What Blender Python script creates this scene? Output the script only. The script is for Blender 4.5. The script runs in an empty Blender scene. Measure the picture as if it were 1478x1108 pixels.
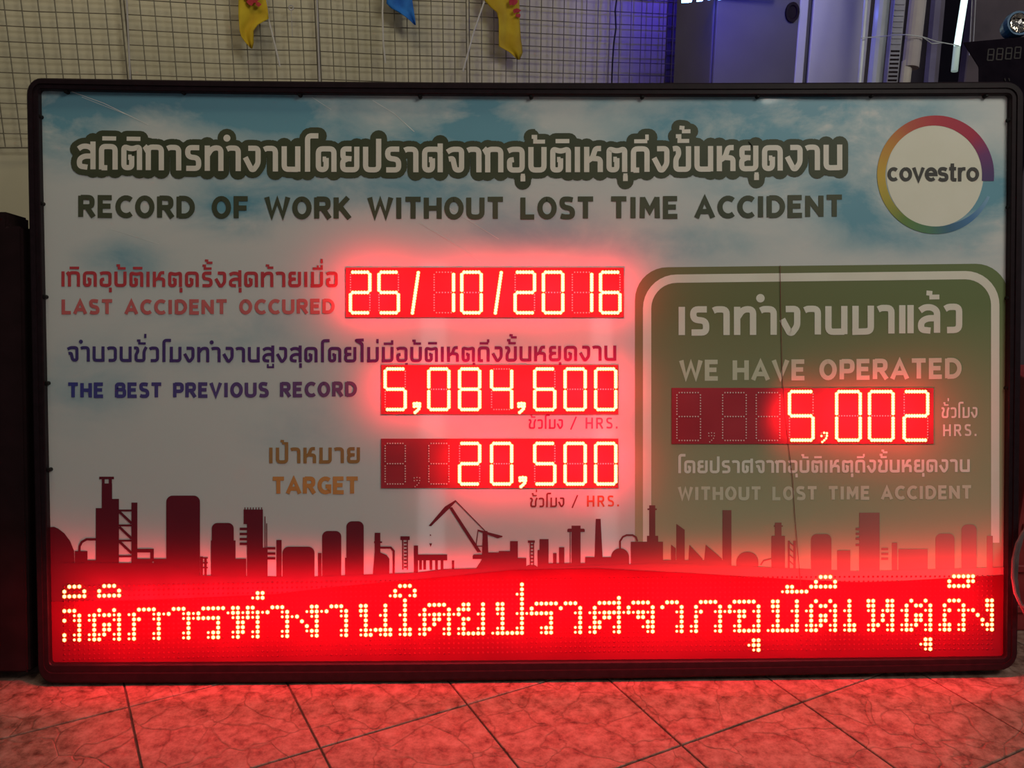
import bpy, bmesh, math, random
from mathutils import Vector, Matrix, noise
random.seed(4)
C = bpy.context.scene.collection
SC = bpy.context.scene

# ------------------------------------------------------------------ camera, world, lights, exposure
F = 1350.0; CX = 739.0; CY = 554.0
R0 = Vector((0.99982035, -0.01880466, 0.00237545))   # camera x axis in the world
R1 = Vector((-0.00246172, -0.25309571, -0.96743811)) # camera down axis
R2 = Vector((0.01879356, 0.96725847, -0.25309654))   # camera forward axis
CAM = Vector((-0.09069131, -2.08276891, 1.3092318))
cd = bpy.data.cameras.new('camera'); cam = bpy.data.objects.new('camera', cd); C.objects.link(cam)
cd.sensor_width = 36.0; cd.lens = F * 36.0 / 1478.0; cd.clip_start = 0.05
m = Matrix(((R0.x, -R1.x, -R2.x, CAM.x), (R0.y, -R1.y, -R2.y, CAM.y), (R0.z, -R1.z, -R2.z, CAM.z), (0, 0, 0, 1)))
cam.matrix_world = m
SC.camera = cam
SC.view_settings.view_transform = 'Standard'; SC.view_settings.look = 'None'
SC.view_settings.gamma = 1.0; SC.view_settings.use_curve_mapping = False
SC.view_settings.exposure = 0.0
w = bpy.data.worlds.new('world'); SC.world = w; w.use_nodes = True
w.node_tree.nodes['Background'].inputs[0].default_value = (0.95, 0.95, 1.0, 1)
w.node_tree.nodes['Background'].inputs[1].default_value = 0.06

def light(name, kind, loc, col, e, size=0.3, target=None, sy=None):
    l = bpy.data.lights.new(name, kind); l.color = col; l.energy = e
    if kind == 'AREA':
        l.size = size
        if sy: l.shape = 'RECTANGLE'; l.size_y = sy
    else: l.shadow_soft_size = size
    o = bpy.data.objects.new(name, l); C.objects.link(o); o.location = loc
    if target is not None:
        o.rotation_euler = (Vector(target) - Vector(loc)).to_track_quat('-Z', 'Y').to_euler()
    return o
light('shop_daylight', 'AREA', (2.1, -2.2, 3.6), (1.0, 0.985, 0.87), 50, 1.6, (0.7, 0.2, 1.15), 1.2)
light('ceiling_light', 'AREA', (-0.9, 0.1, 3.2), (1.0, 0.88, 0.60), 10, 1.0, (-0.9, 0.95, 1.2), 0.5)

# ------------------------------------------------------------------ helpers
def ray(px, py): return (R0 * ((px - CX) / F) + R1 * ((py - CY) / F) + R2)
def at(px, py, D): return CAM + ray(px, py) * D                # point at a given distance in front of the camera
E1 = Vector((1, 0, 0))
LEAN = math.radians(13.06662)
E2 = Vector((0, math.sin(LEAN), math.cos(LEAN)))               # board's own up direction
NB = E1.cross(E2).normalized()
if NB.y > 0: NB = -NB                                          # faces the viewer
O0 = Vector((0, 0, 0))
def B(px, py, off=0.0):                                        # where the board's surface (raised by off) lies
    d = ray(px, py); o = O0 + NB * off
    t = (o - CAM).dot(NB) / d.dot(NB)
    return CAM + d * t

def mat(name, col, rough=0.6, metal=0.0, emit=None, es=0.0, coat=0.0, spec=0.3):
    m = bpy.data.materials.new(name); m.use_nodes = True
    b = m.node_tree.nodes['Principled BSDF']
    b.inputs['Base Color'].default_value = (*col, 1); b.inputs['Roughness'].default_value = rough
    b.inputs['Metallic'].default_value = metal; b.inputs['Specular IOR Level'].default_value = spec
    b.inputs['Coat Weight'].default_value = coat; b.inputs['Coat Roughness'].default_value = 0.05
    if emit: b.inputs['Emission Color'].default_value = (*emit, 1); b.inputs['Emission Strength'].default_value = es
    return m
def noisy(m, c1, c2, scale=20, detail=4, bump=0.0, coord='Object', lo=0.35, hi=0.65, stretch=None):
    nt = m.node_tree; b = nt.nodes['Principled BSDF']
    tc = nt.nodes.new('ShaderNodeTexCoord'); n = nt.nodes.new('ShaderNodeTexNoise')
    n.inputs['Scale'].default_value = scale; n.inputs['Detail'].default_value = detail
    r = nt.nodes.new('ShaderNodeValToRGB')
    r.color_ramp.elements[0].position = lo; r.color_ramp.elements[1].position = hi
    r.color_ramp.elements[0].color = (*c1, 1); r.color_ramp.elements[1].color = (*c2, 1)
    src = tc.outputs[coord]
    if stretch:
        mp = nt.nodes.new('ShaderNodeMapping'); mp.inputs['Scale'].default_value = stretch
        nt.links.new(src, mp.inputs[0]); src = mp.outputs[0]
    nt.links.new(src, n.inputs['Vector']); nt.links.new(n.outputs[0], r.inputs[0])
    nt.links.new(r.outputs[0], b.inputs['Base Color'])
    if bump:
        bp = nt.nodes.new('ShaderNodeBump'); bp.inputs['Strength'].default_value = bump; bp.inputs['Distance'].default_value = 0.002
        nt.links.new(n.outputs[0], bp.inputs['Height']); nt.links.new(bp.outputs[0], b.inputs['Normal'])
    return m
def srgb(r, g, b):
    f = lambda c: (c / 255 / 12.92) if c <= 10 else ((c / 255 + 0.055) / 1.055) ** 2.4
    return (f(r), f(g), f(b))

def obj(name, bm, ms, parent=None, smooth=False):
    me = bpy.data.meshes.new(name); bm.to_mesh(me); bm.free()
    for x in (ms if isinstance(ms, (list, tuple)) else [ms]): me.materials.append(x)
    if smooth:
        for p in me.polygons: p.use_smooth = True
    o = bpy.data.objects.new(name, me); C.objects.link(o)
    if parent: o.parent = parent
    return o
def centre(o):                                   # put a mesh's origin at the middle of its base
    me = o.data; vs = [v.co for v in me.vertices]
    c = Vector(((min(v.x for v in vs) + max(v.x for v in vs)) / 2, (min(v.y for v in vs) + max(v.y for v in vs)) / 2, min(v.z for v in vs)))
    me.transform(Matrix.Translation(-c)); o.location = c
    return o
def empty(name, loc=(0, 0, 0)):
    o = bpy.data.objects.new(name, None); C.objects.link(o); o.empty_display_size = 0.1
    o.location = loc; return o
def tag(o, label=None, cat=None, group=None, kind=None):
    if label: o['label'] = label
    if cat: o['category'] = cat
    if group: o['group'] = group
    if kind: o['kind'] = kind
    return o
def adopt(root):                                 # children built in world coordinates keep their place
    for ch in list(root.children):
        ch.data.transform(Matrix.Translation(-Vector(root.location)))
        for g in ch.children: g.data.transform(Matrix.Translation(-Vector(root.location)))
def face(bm, pts, mi=0):
    f = bm.faces.new([bm.verts.new(p) for p in pts]); f.material_index = mi; return f
def box8(bm, p, mi=0):                           # p: 4 bottom points then 4 top points
    v = [bm.verts.new(q) for q in p]
    for q in ((3, 2, 1, 0), (4, 5, 6, 7), (0, 1, 5, 4), (1, 2, 6, 5), (2, 3, 7, 6), (3, 0, 4, 7)):
        bm.faces.new([v[i] for i in q]).material_index = mi
def boxw(bm, x0, x1, y0, y1, z0, z1, mi=0):
    box8(bm, [(x0, y0, z0), (x1, y0, z0), (x1, y1, z0), (x0, y1, z0), (x0, y0, z1), (x1, y0, z1), (x1, y1, z1), (x0, y1, z1)], mi)
def boxd(bm, o, a, b, c, mi=0):                  # box from a corner and three edge vectors
    o, a, b, c = Vector(o), Vector(a), Vector(b), Vector(c)
    box8(bm, [o, o + a, o + a + b, o + b, o + c, o + a + c, o + a + b + c, o + b + c], mi)
def tube(bm, pts, r, seg=8, mi=0, cap=True):
    pts = [Vector(p) for p in pts]; rings = []
    for i, p in enumerate(pts):
        t = (pts[min(i + 1, len(pts) - 1)] - pts[max(i - 1, 0)]).normalized()
        a = t.orthogonal().normalized() if i == 0 else (a - t * a.dot(t)).normalized()
        b = t.cross(a); rr = r[i] if isinstance(r, (list, tuple)) else r
        rings.append([bm.verts.new(p + (a * math.cos(6.28318 * k / seg) + b * math.sin(6.28318 * k / seg)) * rr) for k in range(seg)])
    for q in range(len(rings) - 1):
        for k in range(seg):
            bm.faces.new([rings[q][k], rings[q][(k + 1) % seg], rings[q + 1][(k + 1) % seg], rings[q + 1][k]]).material_index = mi
    if cap:
        bm.faces.new(rings[0][::-1]).material_index = mi; bm.faces.new(rings[-1]).material_index = mi
def bevel(bm, w, seg=2):
    bmesh.ops.bevel(bm, geom=bm.edges[:], offset=w, segments=seg, affect='EDGES', profile=0.5)

# ------------------------------------------------------------------ materials
M = {}
M['frame'] = noisy(mat('black_powder_coat', (0.012, 0.009, 0.010), 0.5, spec=0.12), (0.013, 0.007, 0.009), (0.018, 0.009, 0.012), 60)
M['frame'].node_tree.nodes['Principled BSDF'].inputs['Roughness'].default_value = 0.45
M['screw'] = noisy(mat('dark_screw', (0.02, 0.018, 0.018), 0.5, spec=0.1), (0.008, 0.007, 0.007), (0.014, 0.012, 0.012), 80)
LED = (1.0, 0.105, 0.032)
M['led_on'] = mat('led_lit', (0.9, 0.2, 0.1), 0.4, emit=(1.0, 0.80, 0.40), es=1.9)
M['led_side'] = mat('led_lit_side', (0.8, 0.2, 0.05), 0.4, emit=(1.0, 0.26, 0.03), es=1.6)
M['led_off'] = noisy(mat('led_unlit', (0.75, 0.42, 0.42), 0.25), (0.9, 0.66, 0.62), (0.95, 0.74, 0.7), 200)
M['led_dim'] = noisy(mat('led_unlit_dark', (0.2, 0.012, 0.03), 0.8, spec=.1), (0.24, 0.010, 0.022), (0.28, 0.014, 0.03), 200)
M['strip'] = noisy(mat('red_strip', (0.2, 0.008, 0.02), 0.9, spec=0.1), (0.17, 0.006, 0.016), (0.22, 0.009, 0.022), 5, 2)
M['window'] = noisy(mat('red_acrylic', (0.42, 0.012, 0.03), 0.9, spec=0.1), (0.42, 0.036, 0.05), (0.50, 0.05, 0.066), 5, 2)
M['white'] = noisy(mat('print_white', (0.72, 0.66, 0.56), 0.5), (0.74, 0.68, 0.58), (0.8, 0.74, 0.64), 12)
M['logo_disc'] = noisy(mat('print_disc_white', (0.8, 0.76, 0.62), 0.5), (0.76, 0.72, 0.58), (0.81, 0.77, 0.64), 6)
M['outline'] = noisy(mat('print_dark_green', (0.05, 0.06, 0.03), 0.5), (0.050, 0.060, 0.030), (0.068, 0.076, 0.040), 9)
M['title'] = noisy(mat('print_olive', (0.06, 0.07, 0.04), 0.5), (0.055, 0.066, 0.038), (0.085, 0.09, 0.05), 3)
M['logo_text'] = noisy(mat('print_charcoal', (0.06, 0.055, 0.05), 0.5), (0.055, 0.05, 0.045), (0.07, 0.065, 0.055), 9)
M['cream'] = noisy(mat('print_cream', (0.5, 0.47, 0.33), 0.5), (0.62, 0.59, 0.42), (0.68, 0.64, 0.47), 9)
M['cream_bright'] = noisy(mat('print_cream_bright', (0.62, 0.56, 0.45), 0.5), (0.78, 0.73, 0.60), (0.83, 0.78, 0.65), 9)

def bx_gradient(name, stops, x0, x1, rough=0.5):          # colour printed as a blend along the board's width
    m = mat(name, (1, 1, 1), rough); nt = m.node_tree; b = nt.nodes['Principled BSDF']
    g = nt.nodes.new('ShaderNodeNewGeometry'); s = nt.nodes.new('ShaderNodeSeparateXYZ')
    mr = nt.nodes.new('ShaderNodeMapRange'); mr.inputs[1].default_value = x0; mr.inputs[2].default_value = x1
    r = nt.nodes.new('ShaderNodeValToRGB'); cr = r.color_ramp
    while len(cr.elements) < len(stops): cr.elements.new(0.5)
    for e, (p, c) in zip(cr.elements, stops): e.position = p; e.color = (*c, 1)
    nt.links.new(g.outputs['Position'], s.inputs[0]); nt.links.new(s.outputs[0], mr.inputs[0])
    nt.links.new(mr.outputs[0], r.inputs[0]); nt.links.new(r.outputs[0], b.inputs['Base Color'])
    return m
def X(px): return B(px, 550).x
M['red_thai'] = noisy(mat('print_red', (0.5, 0.05, 0.06), 0.5), (0.50, 0.045, 0.055), (0.58, 0.06, 0.07), 9)
M['red_latin'] = noisy(mat('print_salmon', (0.62, 0.14, 0.14), 0.5), (0.60, 0.125, 0.125), (0.68, 0.16, 0.15), 9)
M['purple_thai'] = bx_gradient('print_blue_to_magenta', [(0, (0.055, 0.04, 0.17)), (0.35, (0.085, 0.03, 0.16)), (0.62, (0.16, 0.02, 0.13)), (1, (0.30, 0.02, 0.10))], X(97), X(890))
M['purple_latin'] = bx_gradient('print_blue_to_purple', [(0, (0.05, 0.055, 0.26)), (0.45, (0.09, 0.06, 0.22)), (1, (0.2, 0.07, 0.17))], X(98), X(515))
M['magenta'] = noisy(mat('print_magenta', (0.42, 0.03, 0.13), 0.5), (0.40, 0.03, 0.12), (0.46, 0.04, 0.14), 9)
M['pink'] = noisy(mat('print_pink', (0.55, 0.10, 0.2), 0.5), (0.55, 0.1, 0.2), (0.6, 0.13, 0.22), 9)
M['brown'] = noisy(mat('print_brown', (0.33, 0.18, 0.06), 0.5), (0.33, 0.17, 0.055), (0.4, 0.2, 0.065), 9)
M['orange'] = noisy(mat('print_orange', (0.62, 0.26, 0.07), 0.5), (0.60, 0.25, 0.07), (0.68, 0.3, 0.09), 9)
M['orange_red'] = noisy(mat('print_orange_red', (0.62, 0.10, 0.05), 0.5), (0.60, 0.10, 0.04), (0.68, 0.13, 0.06), 9)
M['maroon_text'] = noisy(mat('print_maroon', (0.22, 0.03, 0.03), 0.5), (0.2, 0.03, 0.03), (0.25, 0.04, 0.04), 9)
M['green'] = bx_gradient('print_green', [(0, (0.21, 0.19, 0.08)), (0.3, (0.17, 0.175, 0.07)), (1, (0.16, 0.21, 0.085))], X(916), X(1457), 0.42)
def fade_down(m, low, z0, z1):                  # the print pales towards its lower end
    nt = m.node_tree; b = nt.nodes['Principled BSDF']; src = b.inputs['Base Color'].links[0].from_socket
    g = nt.nodes.new('ShaderNodeNewGeometry'); s = nt.nodes.new('ShaderNodeSeparateXYZ'); mr = nt.nodes.new('ShaderNodeMapRange')
    mr.inputs[1].default_value = z0; mr.inputs[2].default_value = z1; mx = nt.nodes.new('ShaderNodeMix'); mx.data_type = 'RGBA'
    nt.links.new(g.outputs['Position'], s.inputs[0]); nt.links.new(s.outputs[2], mr.inputs[0]); nt.links.new(mr.outputs[0], mx.inputs[0])
    nt.links.new(src, mx.inputs[6]); mx.inputs[7].default_value = (*low, 1); nt.links.new(mx.outputs[2], b.inputs['Base Color'])
fade_down(M['green'], (0.46, 0.43, 0.26), B(1200, 440).z, B(1200, 800).z)
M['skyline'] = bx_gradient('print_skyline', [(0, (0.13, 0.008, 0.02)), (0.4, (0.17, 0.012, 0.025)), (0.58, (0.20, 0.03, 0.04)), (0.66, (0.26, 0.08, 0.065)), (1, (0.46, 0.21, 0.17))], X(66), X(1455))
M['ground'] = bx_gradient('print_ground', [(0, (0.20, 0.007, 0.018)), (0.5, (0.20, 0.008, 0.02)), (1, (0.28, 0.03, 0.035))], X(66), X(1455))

def sky_print():
    m = mat('printed_sky', (0.5, 0.5, 0.5), 0.35, coat=0.8); nt = m.node_tree; b = nt.nodes['Principled BSDF']
    N = nt.nodes.new; L = nt.links.new
    g = N('ShaderNodeNewGeometry'); mp = N('ShaderNodeMapping'); mp.vector_type = 'POINT'
    n = N('ShaderNodeTexNoise'); n.inputs['Scale'].default_value = 4.6; n.inputs['Detail'].default_value = 7; n.inputs['Roughness'].default_value = 0.6; n.inputs['Distortion'].default_value = 0.3
    mp.inputs['Scale'].default_value = (1.0, 1.0, 1.9)
    L(g.outputs['Position'], mp.inputs[0]); L(mp.outputs[0], n.inputs['Vector'])
    sep = N('ShaderNodeSeparateXYZ'); L(g.outputs['Position'], sep.inputs[0])
    def math_(op, a, b2=None):
        q = N('ShaderNodeMath'); q.operation = op
        for i, v in enumerate((a, b2)):
            if v is None: continue
            if isinstance(v, (int, float)): q.inputs[i].default_value = v
            else: L(v, q.inputs[i])
        return q.outputs[0]
    tot = None
    # patches of blue between the clouds of the print: (px, py, half width, half height, amount)
    for (px, py, rx, ry, a) in ((230, 140, 250, 34, 1.05), (80, 185, 60, 45, 0.9), (690, 170, 75, 60, 0.95), (860, 138, 40, 22, .5), (1010, 190, 120, 40, 0.65), (560, 205, 110, 30, .55),
                                (1230, 185, 130, 50, 0.8), (1090, 215, 90, 26, .45), (1250, 290, 80, 40, 0.65), (1420, 290, 60, 60, 0.7), (360, 260, 90, 50, 0.5), (330, 310, 60, 30, .45),
                                (180, 375, 60, 30, 0.4), (120, 560, 90, 60, .22), (330, 480, 110, 50, .18), (430, 620, 90, 40, .15), (980, 350, 120, 30, .35), (1120, 270, 100, 30, .4), (760, 330, 100, 30, .3), (640, 270, 80, 30, .5), (1160, 150, 170, 30, .5), (1300, 345, 120, 25, .35), (500, 275, 80, 25, .45), (400, 165, 90, 28, .5)):
        p = B(px, py); w_ = rx * 2.31 / F; h_ = ry * 2.31 / F
        dx = math_('DIVIDE', math_('SUBTRACT', sep.outputs[0], p.x), w_)
        dz = math_('DIVIDE', math_('SUBTRACT', sep.outputs[2], p.z), h_)
        d = math_('ADD', math_('MULTIPLY', dx, dx), math_('MULTIPLY', dz, dz))
        v = math_('MULTIPLY', math_('POWER', 2.718, math_('MULTIPLY', d, -1.0)), a)
        tot = v if tot is None else math_('ADD', tot, v)
    f = math_('MULTIPLY', tot, math_('MULTIPLY', math_('SUBTRACT', n.outputs[0], 0.29), 6.0))
    r = N('ShaderNodeValToRGB'); cr = r.color_ramp; cr.elements.new(0.5)
    for e, (p, c) in zip(cr.elements, [(0.05, (0.655, 0.66, 0.63)), (0.4, (0.42, 0.53, 0.55)), (1.0, (0.16, 0.36, 0.45))]): e.position = p; e.color = (*c, 1)
    L(f, r.inputs[0]); L(r.outputs[0], b.inputs['Base Color'])
    return m
M['sky'] = sky_print()

# ------------------------------------------------------------------ the setting: floor of diagonal tiles, wall behind
floor_bm = bmesh.new()
boxw(floor_bm, -3.4, 4.2, -3.2, 4.4, -0.04, -0.004)
grout = noisy(mat('grout', (0.1, 0.06, 0.05), 0.9), (0.085, 0.05, 0.042), (0.12, 0.075, 0.06), 60)
floor = tag(obj('floor', floor_bm, grout), kind='structure')
def tile_mat():
    m = mat('stone_look_tile', (0.5, 0.36, 0.3), 0.42); nt = m.node_tree; b = nt.nodes['Principled BSDF']; N = nt.nodes.new; L = nt.links.new
    g = N('ShaderNodeNewGeometry')
    n = N('ShaderNodeTexNoise'); n.inputs['Scale'].default_value = 26; n.inputs['Detail'].default_value = 8; n.inputs['Roughness'].default_value = 0.72
    n2 = N('ShaderNodeTexNoise'); n2.inputs['Scale'].default_value = 5; n2.inputs['Detail'].default_value = 3; n2.inputs['Distortion'].default_value = 0.8
    v = N('ShaderNodeTexVoronoi'); v.feature = 'DISTANCE_TO_EDGE'; v.inputs['Scale'].default_value = 9
    ad = N('ShaderNodeVectorMath'); ad.operation = 'ADD'; sc = N('ShaderNodeVectorMath'); sc.operation = 'SCALE'; sc.inputs['Scale'].default_value = 0.16
    L(g.outputs['Position'], n.inputs['Vector']); L(g.outputs['Position'], n2.inputs['Vector'])
    L(n2.outputs[1], sc.inputs[0]); L(sc.outputs[0], ad.inputs[0]); L(g.outputs['Position'], ad.inputs[1]); L(ad.outputs[0], v.inputs['Vector'])
    r = N('ShaderNodeValToRGB'); cr = r.color_ramp; cr.elements.new(0.5)
    for e, (p, c) in zip(cr.elements, [(0.34, (0.11, 0.05, 0.036)), (0.5, (0.29, 0.165, 0.125)), (0.66, (0.42, 0.27, 0.215))]): e.position = p; e.color = (*c, 1)
    r2 = N('ShaderNodeValToRGB'); r2.color_ramp.elements[0].position = 0.0; r2.color_ramp.elements[1].position = 0.035
    r2.color_ramp.elements[0].color = (0.5, 0.42, 0.38, 1); r2.color_ramp.elements[1].color = (1, 1, 1, 1)
    mx = N('ShaderNodeMix'); mx.data_type = 'RGBA'; mx.blend_type = 'MULTIPLY'; mx.inputs[0].default_value = 0.6
    L(n.outputs[0], r.inputs[0]); L(v.outputs['Distance'], r2.inputs[0]); L(r.outputs[0], mx.inputs[6]); L(r2.outputs[0], mx.inputs[7]); L(mx.outputs[2], b.inputs['Base Color'])
    bp = N('ShaderNodeBump'); bp.inputs['Strength'].default_value = 0.5; bp.inputs['Distance'].default_value = 0.003
    sm = N('ShaderNodeMath'); sm.operation = 'MULTIPLY_ADD'; sm.inputs[1].default_value = 0.5
    L(n.outputs[0], sm.inputs[0]); L(r2.outputs[0], sm.inputs[2]); L(sm.outputs[0], bp.inputs['Height']); L(bp.outputs[0], b.inputs['Normal'])
    return m
TM = tile_mat()
TA = math.radians(26.4); TS = 0.3605
da = Vector((math.cos(TA), math.sin(TA), 0)); db = Vector((-math.sin(TA), math.cos(TA), 0))
tb = bmesh.new(); h = TS / 2 - 0.0022
boxw(tb, -h, h, -h, h, -0.008, 0.0)
bmesh.ops.bevel(tb, geom=[e for e in tb.edges if e.verts[0].co.z > -0.001 and e.verts[1].co.z > -0.001], offset=0.0015, segments=1, affect='EDGES')
tm = bpy.data.meshes.new('floor_tile'); tb.to_mesh(tm); tb.free(); tm.materials.append(TM)
P0 = Vector((-0.618, 0.0096, 0)); a0 = P0.dot(da); Q0 = Vector((-0.614, -0.335, 0)); b0 = Q0.dot(db)
nt_ = 0
for i in range(-9, 14):
    for j in range(-6, 12):
        c = da * (a0 + (i + 0.5) * TS) + db * (b0 + (j + 0.5) * TS)
        if not (-2.1 < c.x < 2.6 and -1.15 < c.y < 3.4): continue
        if c.y > 1.0 and (c.x < -1.5) and False: continue
        o = bpy.data.objects.new('floor_tile', tm); C.objects.link(o); o.parent = floor
        o.location = c; o.rotation_euler = (0, 0, TA + (0, math.pi / 2, math.pi, -math.pi / 2)[random.randrange(4)]); nt_ += 1

W1 = at(80, 100, 3.245); W2 = at(930, 100, 4.02)
wd = Vector((W2.x - W1.x, W2.y - W1.y, 0)).normalized(); wn = Vector((wd.y, -wd.x, 0))   # wn faces the viewer
W0 = Vector((W1.x, W1.y, 0))
def onwall(px, py, off=0.0):
    d = ray(px, py); o = W0 + wn * off
    return CAM + d * ((o - CAM).dot(wn) / d.dot(wn))
def wt(p): return (Vector((p.x, p.y, 0)) - W0).dot(wd)
def wp(t, z, off=0.0): return W0 + wd * t + wn * off + Vector((0, 0, z))
wb = bmesh.new(); boxd(wb, wp(-1.2, -0.04, -0.01), wd * 5.4, -wn * 0.12, (0, 0, 3.0))
wall_m = noisy(mat('cream_paint', (0.6, 0.52, 0.36), 0.7), (0.56, 0.50, 0.35), (0.66, 0.585, 0.42), 3, 3)
tag(obj('wall_back', wb, wall_m), kind='structure')
bb = bmesh.new(); boxd(bb, wp(-1.1, 0.0, -0.008), wd * 5.2, wn * 0.014, (0, 0, 0.11)); bevel(bb, 0.003, 1)
tag(obj('baseboard_back', bb, noisy(mat('brown_skirting', (0.15, 0.09, 0.06), 0.5), (0.13, 0.08, 0.05), (0.18, 0.11, 0.07), 9)), kind='structure')

# unseen glowing strips added behind the viewer for the streaks mirrored in the print
def mirrored(px, py, yy):
    p = B(px, py); d = (p - CAM).normalized(); r = d - NB * 2 * d.dot(NB); return p + r * ((yy - p.y) / r.y)
streakm = mat('daylight', (0.8, 0.8, 0.8), 0.5, emit=(0.9, 0.92, 0.9), es=2.2)
for i, (xa, xb, ya, yb_) in enumerate(((602, 641, 380, 855), (862, 893, 395, 835))):
    a, c = mirrored(xa, yb_, -5.0), mirrored(xb, yb_, -5.0); top = mirrored(xb, ya, -5.0).z; bot = max(0.0, min(a.z, c.z))
    b_ = bmesh.new(); boxw(b_, min(a.x, c.x), max(a.x, c.x), -5.02, -5.0, bot, top); tag(obj('window_%d' % (i + 1), b_, streakm), kind='structure')
# ------------------------------------------------------------------ wire grid panels on the wall
wire_m = noisy(mat('grey_wire', (0.2, 0.18, 0.14), 0.4, 0.1), (0.15, 0.13, 0.09), (0.21, 0.18, 0.13), 30)
rod_m = noisy(mat('pale_wire', (0.42, 0.38, 0.36), 0.35, 0.1), (0.42, 0.38, 0.36), (0.5, 0.46, 0.44), 30)
zb = onwall(20, 213).z; ztop = 2.6; P = 0.05
edges = [wt(onwall(-90, 60)), wt(onwall(182, 60)), wt(onwall(457, 60)), wt(onwall(672, 60)), wt(onwall(1012, 60))]
descr = ['cream wall grid panel at the far left, its bottom end showing beside the board', 'cream wall grid panel carrying the left yellow flag', 'cream wall grid panel carrying the blue flag', 'cream wall grid panel behind the right yellow flag and the black cable']
for k in range(4):
    t0, t1 = edges[k] + 0.006, edges[k + 1] - 0.006
    root = empty('wire_grid_panel', wp((t0 + t1) / 2, zb, 0.03))
    tag(root, descr[k], 'grid panel', 'wire grid panels on the wall')
    n = max(2, round((t1 - t0) / P)); pz = (t1 - t0) / n
    wires = bmesh.new()
    for i in range(1, n):
        t = t0 + i * pz + random.uniform(-.002, .002)
        tube(wires, [wp(t, zb, 0.030), wp(t + random.uniform(-.003, .003), ztop, 0.030)], 0.0020, 5)
    z = zb
    while z < ztop:
        z += P
        tube(wires, [wp(t0, z, 0.026), wp((t0 + t1) / 2, z - 0.004, 0.024), wp(t1, z + random.uniform(-.003, .003), 0.026)], 0.0020, 5)
    o = obj('wire_mesh', wires, wire_m, root); o['kind'] = 'stuff'
    for (a, b_) in ((wp(t0, zb, 0.03), wp(t0, ztop, 0.03)), (wp(t1, zb, 0.03), wp(t1, ztop, 0.03)), (wp(t0, zb, 0.03), wp(t1, zb, 0.03))):
        fb = bmesh.new(); tube(fb, [a, b_], 0.0026, 6); obj('edge_rod', fb, wire_m, root)
    for tz in (0.15, 0.62):
        for zz in (zb + 0.05, 1.9):
            cb = bmesh.new(); t = t0 + (t1 - t0) * tz
            tube(cb, [wp(t, zz, -0.0085), wp(t, zz, 0.032)], 0.005, 6); obj('wall_clip', cb, rod_m, root)
    adopt(root)
# two slender pale hanging rods
for px0, px1, lab in ((181, 188, 'slim pale rod hanging down the wall grid, left of the left yellow flag'), (456, 461, 'slim pale rod hanging down the wall grid between the left yellow and the blue flag')):
    b_ = bmesh.new(); tube(b_, [onwall(px0, -40, 0.045), onwall((px0 + px1) / 2 + .5, 50, 0.045), onwall(px1, 118, 0.045), onwall(px1 + 1, 150, 0.045)], 0.0034, 8)
    hk = onwall(px0, -40, 0.045); tube(b_, [hk, hk + Vector((0, 0, 0.02)) - wn * 0.015, hk - wn * 0.008 + Vector((0, 0, 0.03))], 0.003, 6)
    tag(centre(obj('hanging_rod', b_, rod_m)), lab, 'rod')
# dark panel standing in for the cabinet's shade on the wall
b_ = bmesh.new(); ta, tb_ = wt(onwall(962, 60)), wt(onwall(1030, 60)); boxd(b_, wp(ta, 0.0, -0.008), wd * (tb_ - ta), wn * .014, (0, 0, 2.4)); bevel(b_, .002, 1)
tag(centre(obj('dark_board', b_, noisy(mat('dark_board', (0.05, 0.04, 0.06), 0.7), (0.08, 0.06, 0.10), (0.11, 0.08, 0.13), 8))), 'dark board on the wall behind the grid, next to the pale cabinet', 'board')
# small white ring peg
b_ = bmesh.new(); c0 = onwall(420, 11, 0.036)
ringp = [c0 + wd * 0.008 * math.cos(a * 6.28318 / 14) + Vector((0, 0, 0.008 * math.sin(a * 6.28318 / 14))) for a in range(15)]
tube(b_, ringp, 0.0026, 6); tube(b_, [c0 + Vector((0, 0, -0.009)), c0 + Vector((0, 0, -0.04)) , c0 + Vector((0, 0, -0.10))], 0.0014, 6); tube(b_, [c0 + Vector((0, 0, .008)), c0 + Vector((0, 0, .008)) - wn * 0.012], 0.002, 6)
tag(centre(obj('ring_hook', b_, rod_m)), 'small pale ring hook on the wall grid, right of the left yellow flag', 'hook')
# black cable
b_ = bmesh.new(); tube(b_, [onwall(x, y, 0.036) for x, y in ((893, -60), (891, -10), (888, 15), (889, 40), (886, 62), (884, 90), (883, 119), (882, 160))], 0.0035, 8)
tag(centre(obj('black_cable', b_, noisy(mat('cable', (0.015, 0.012, 0.015), 0.5), (0.012, 0.01, 0.012), (0.022, 0.018, 0.02), 50))), 'thin black cable running down the wall grid', 'cable')

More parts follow.
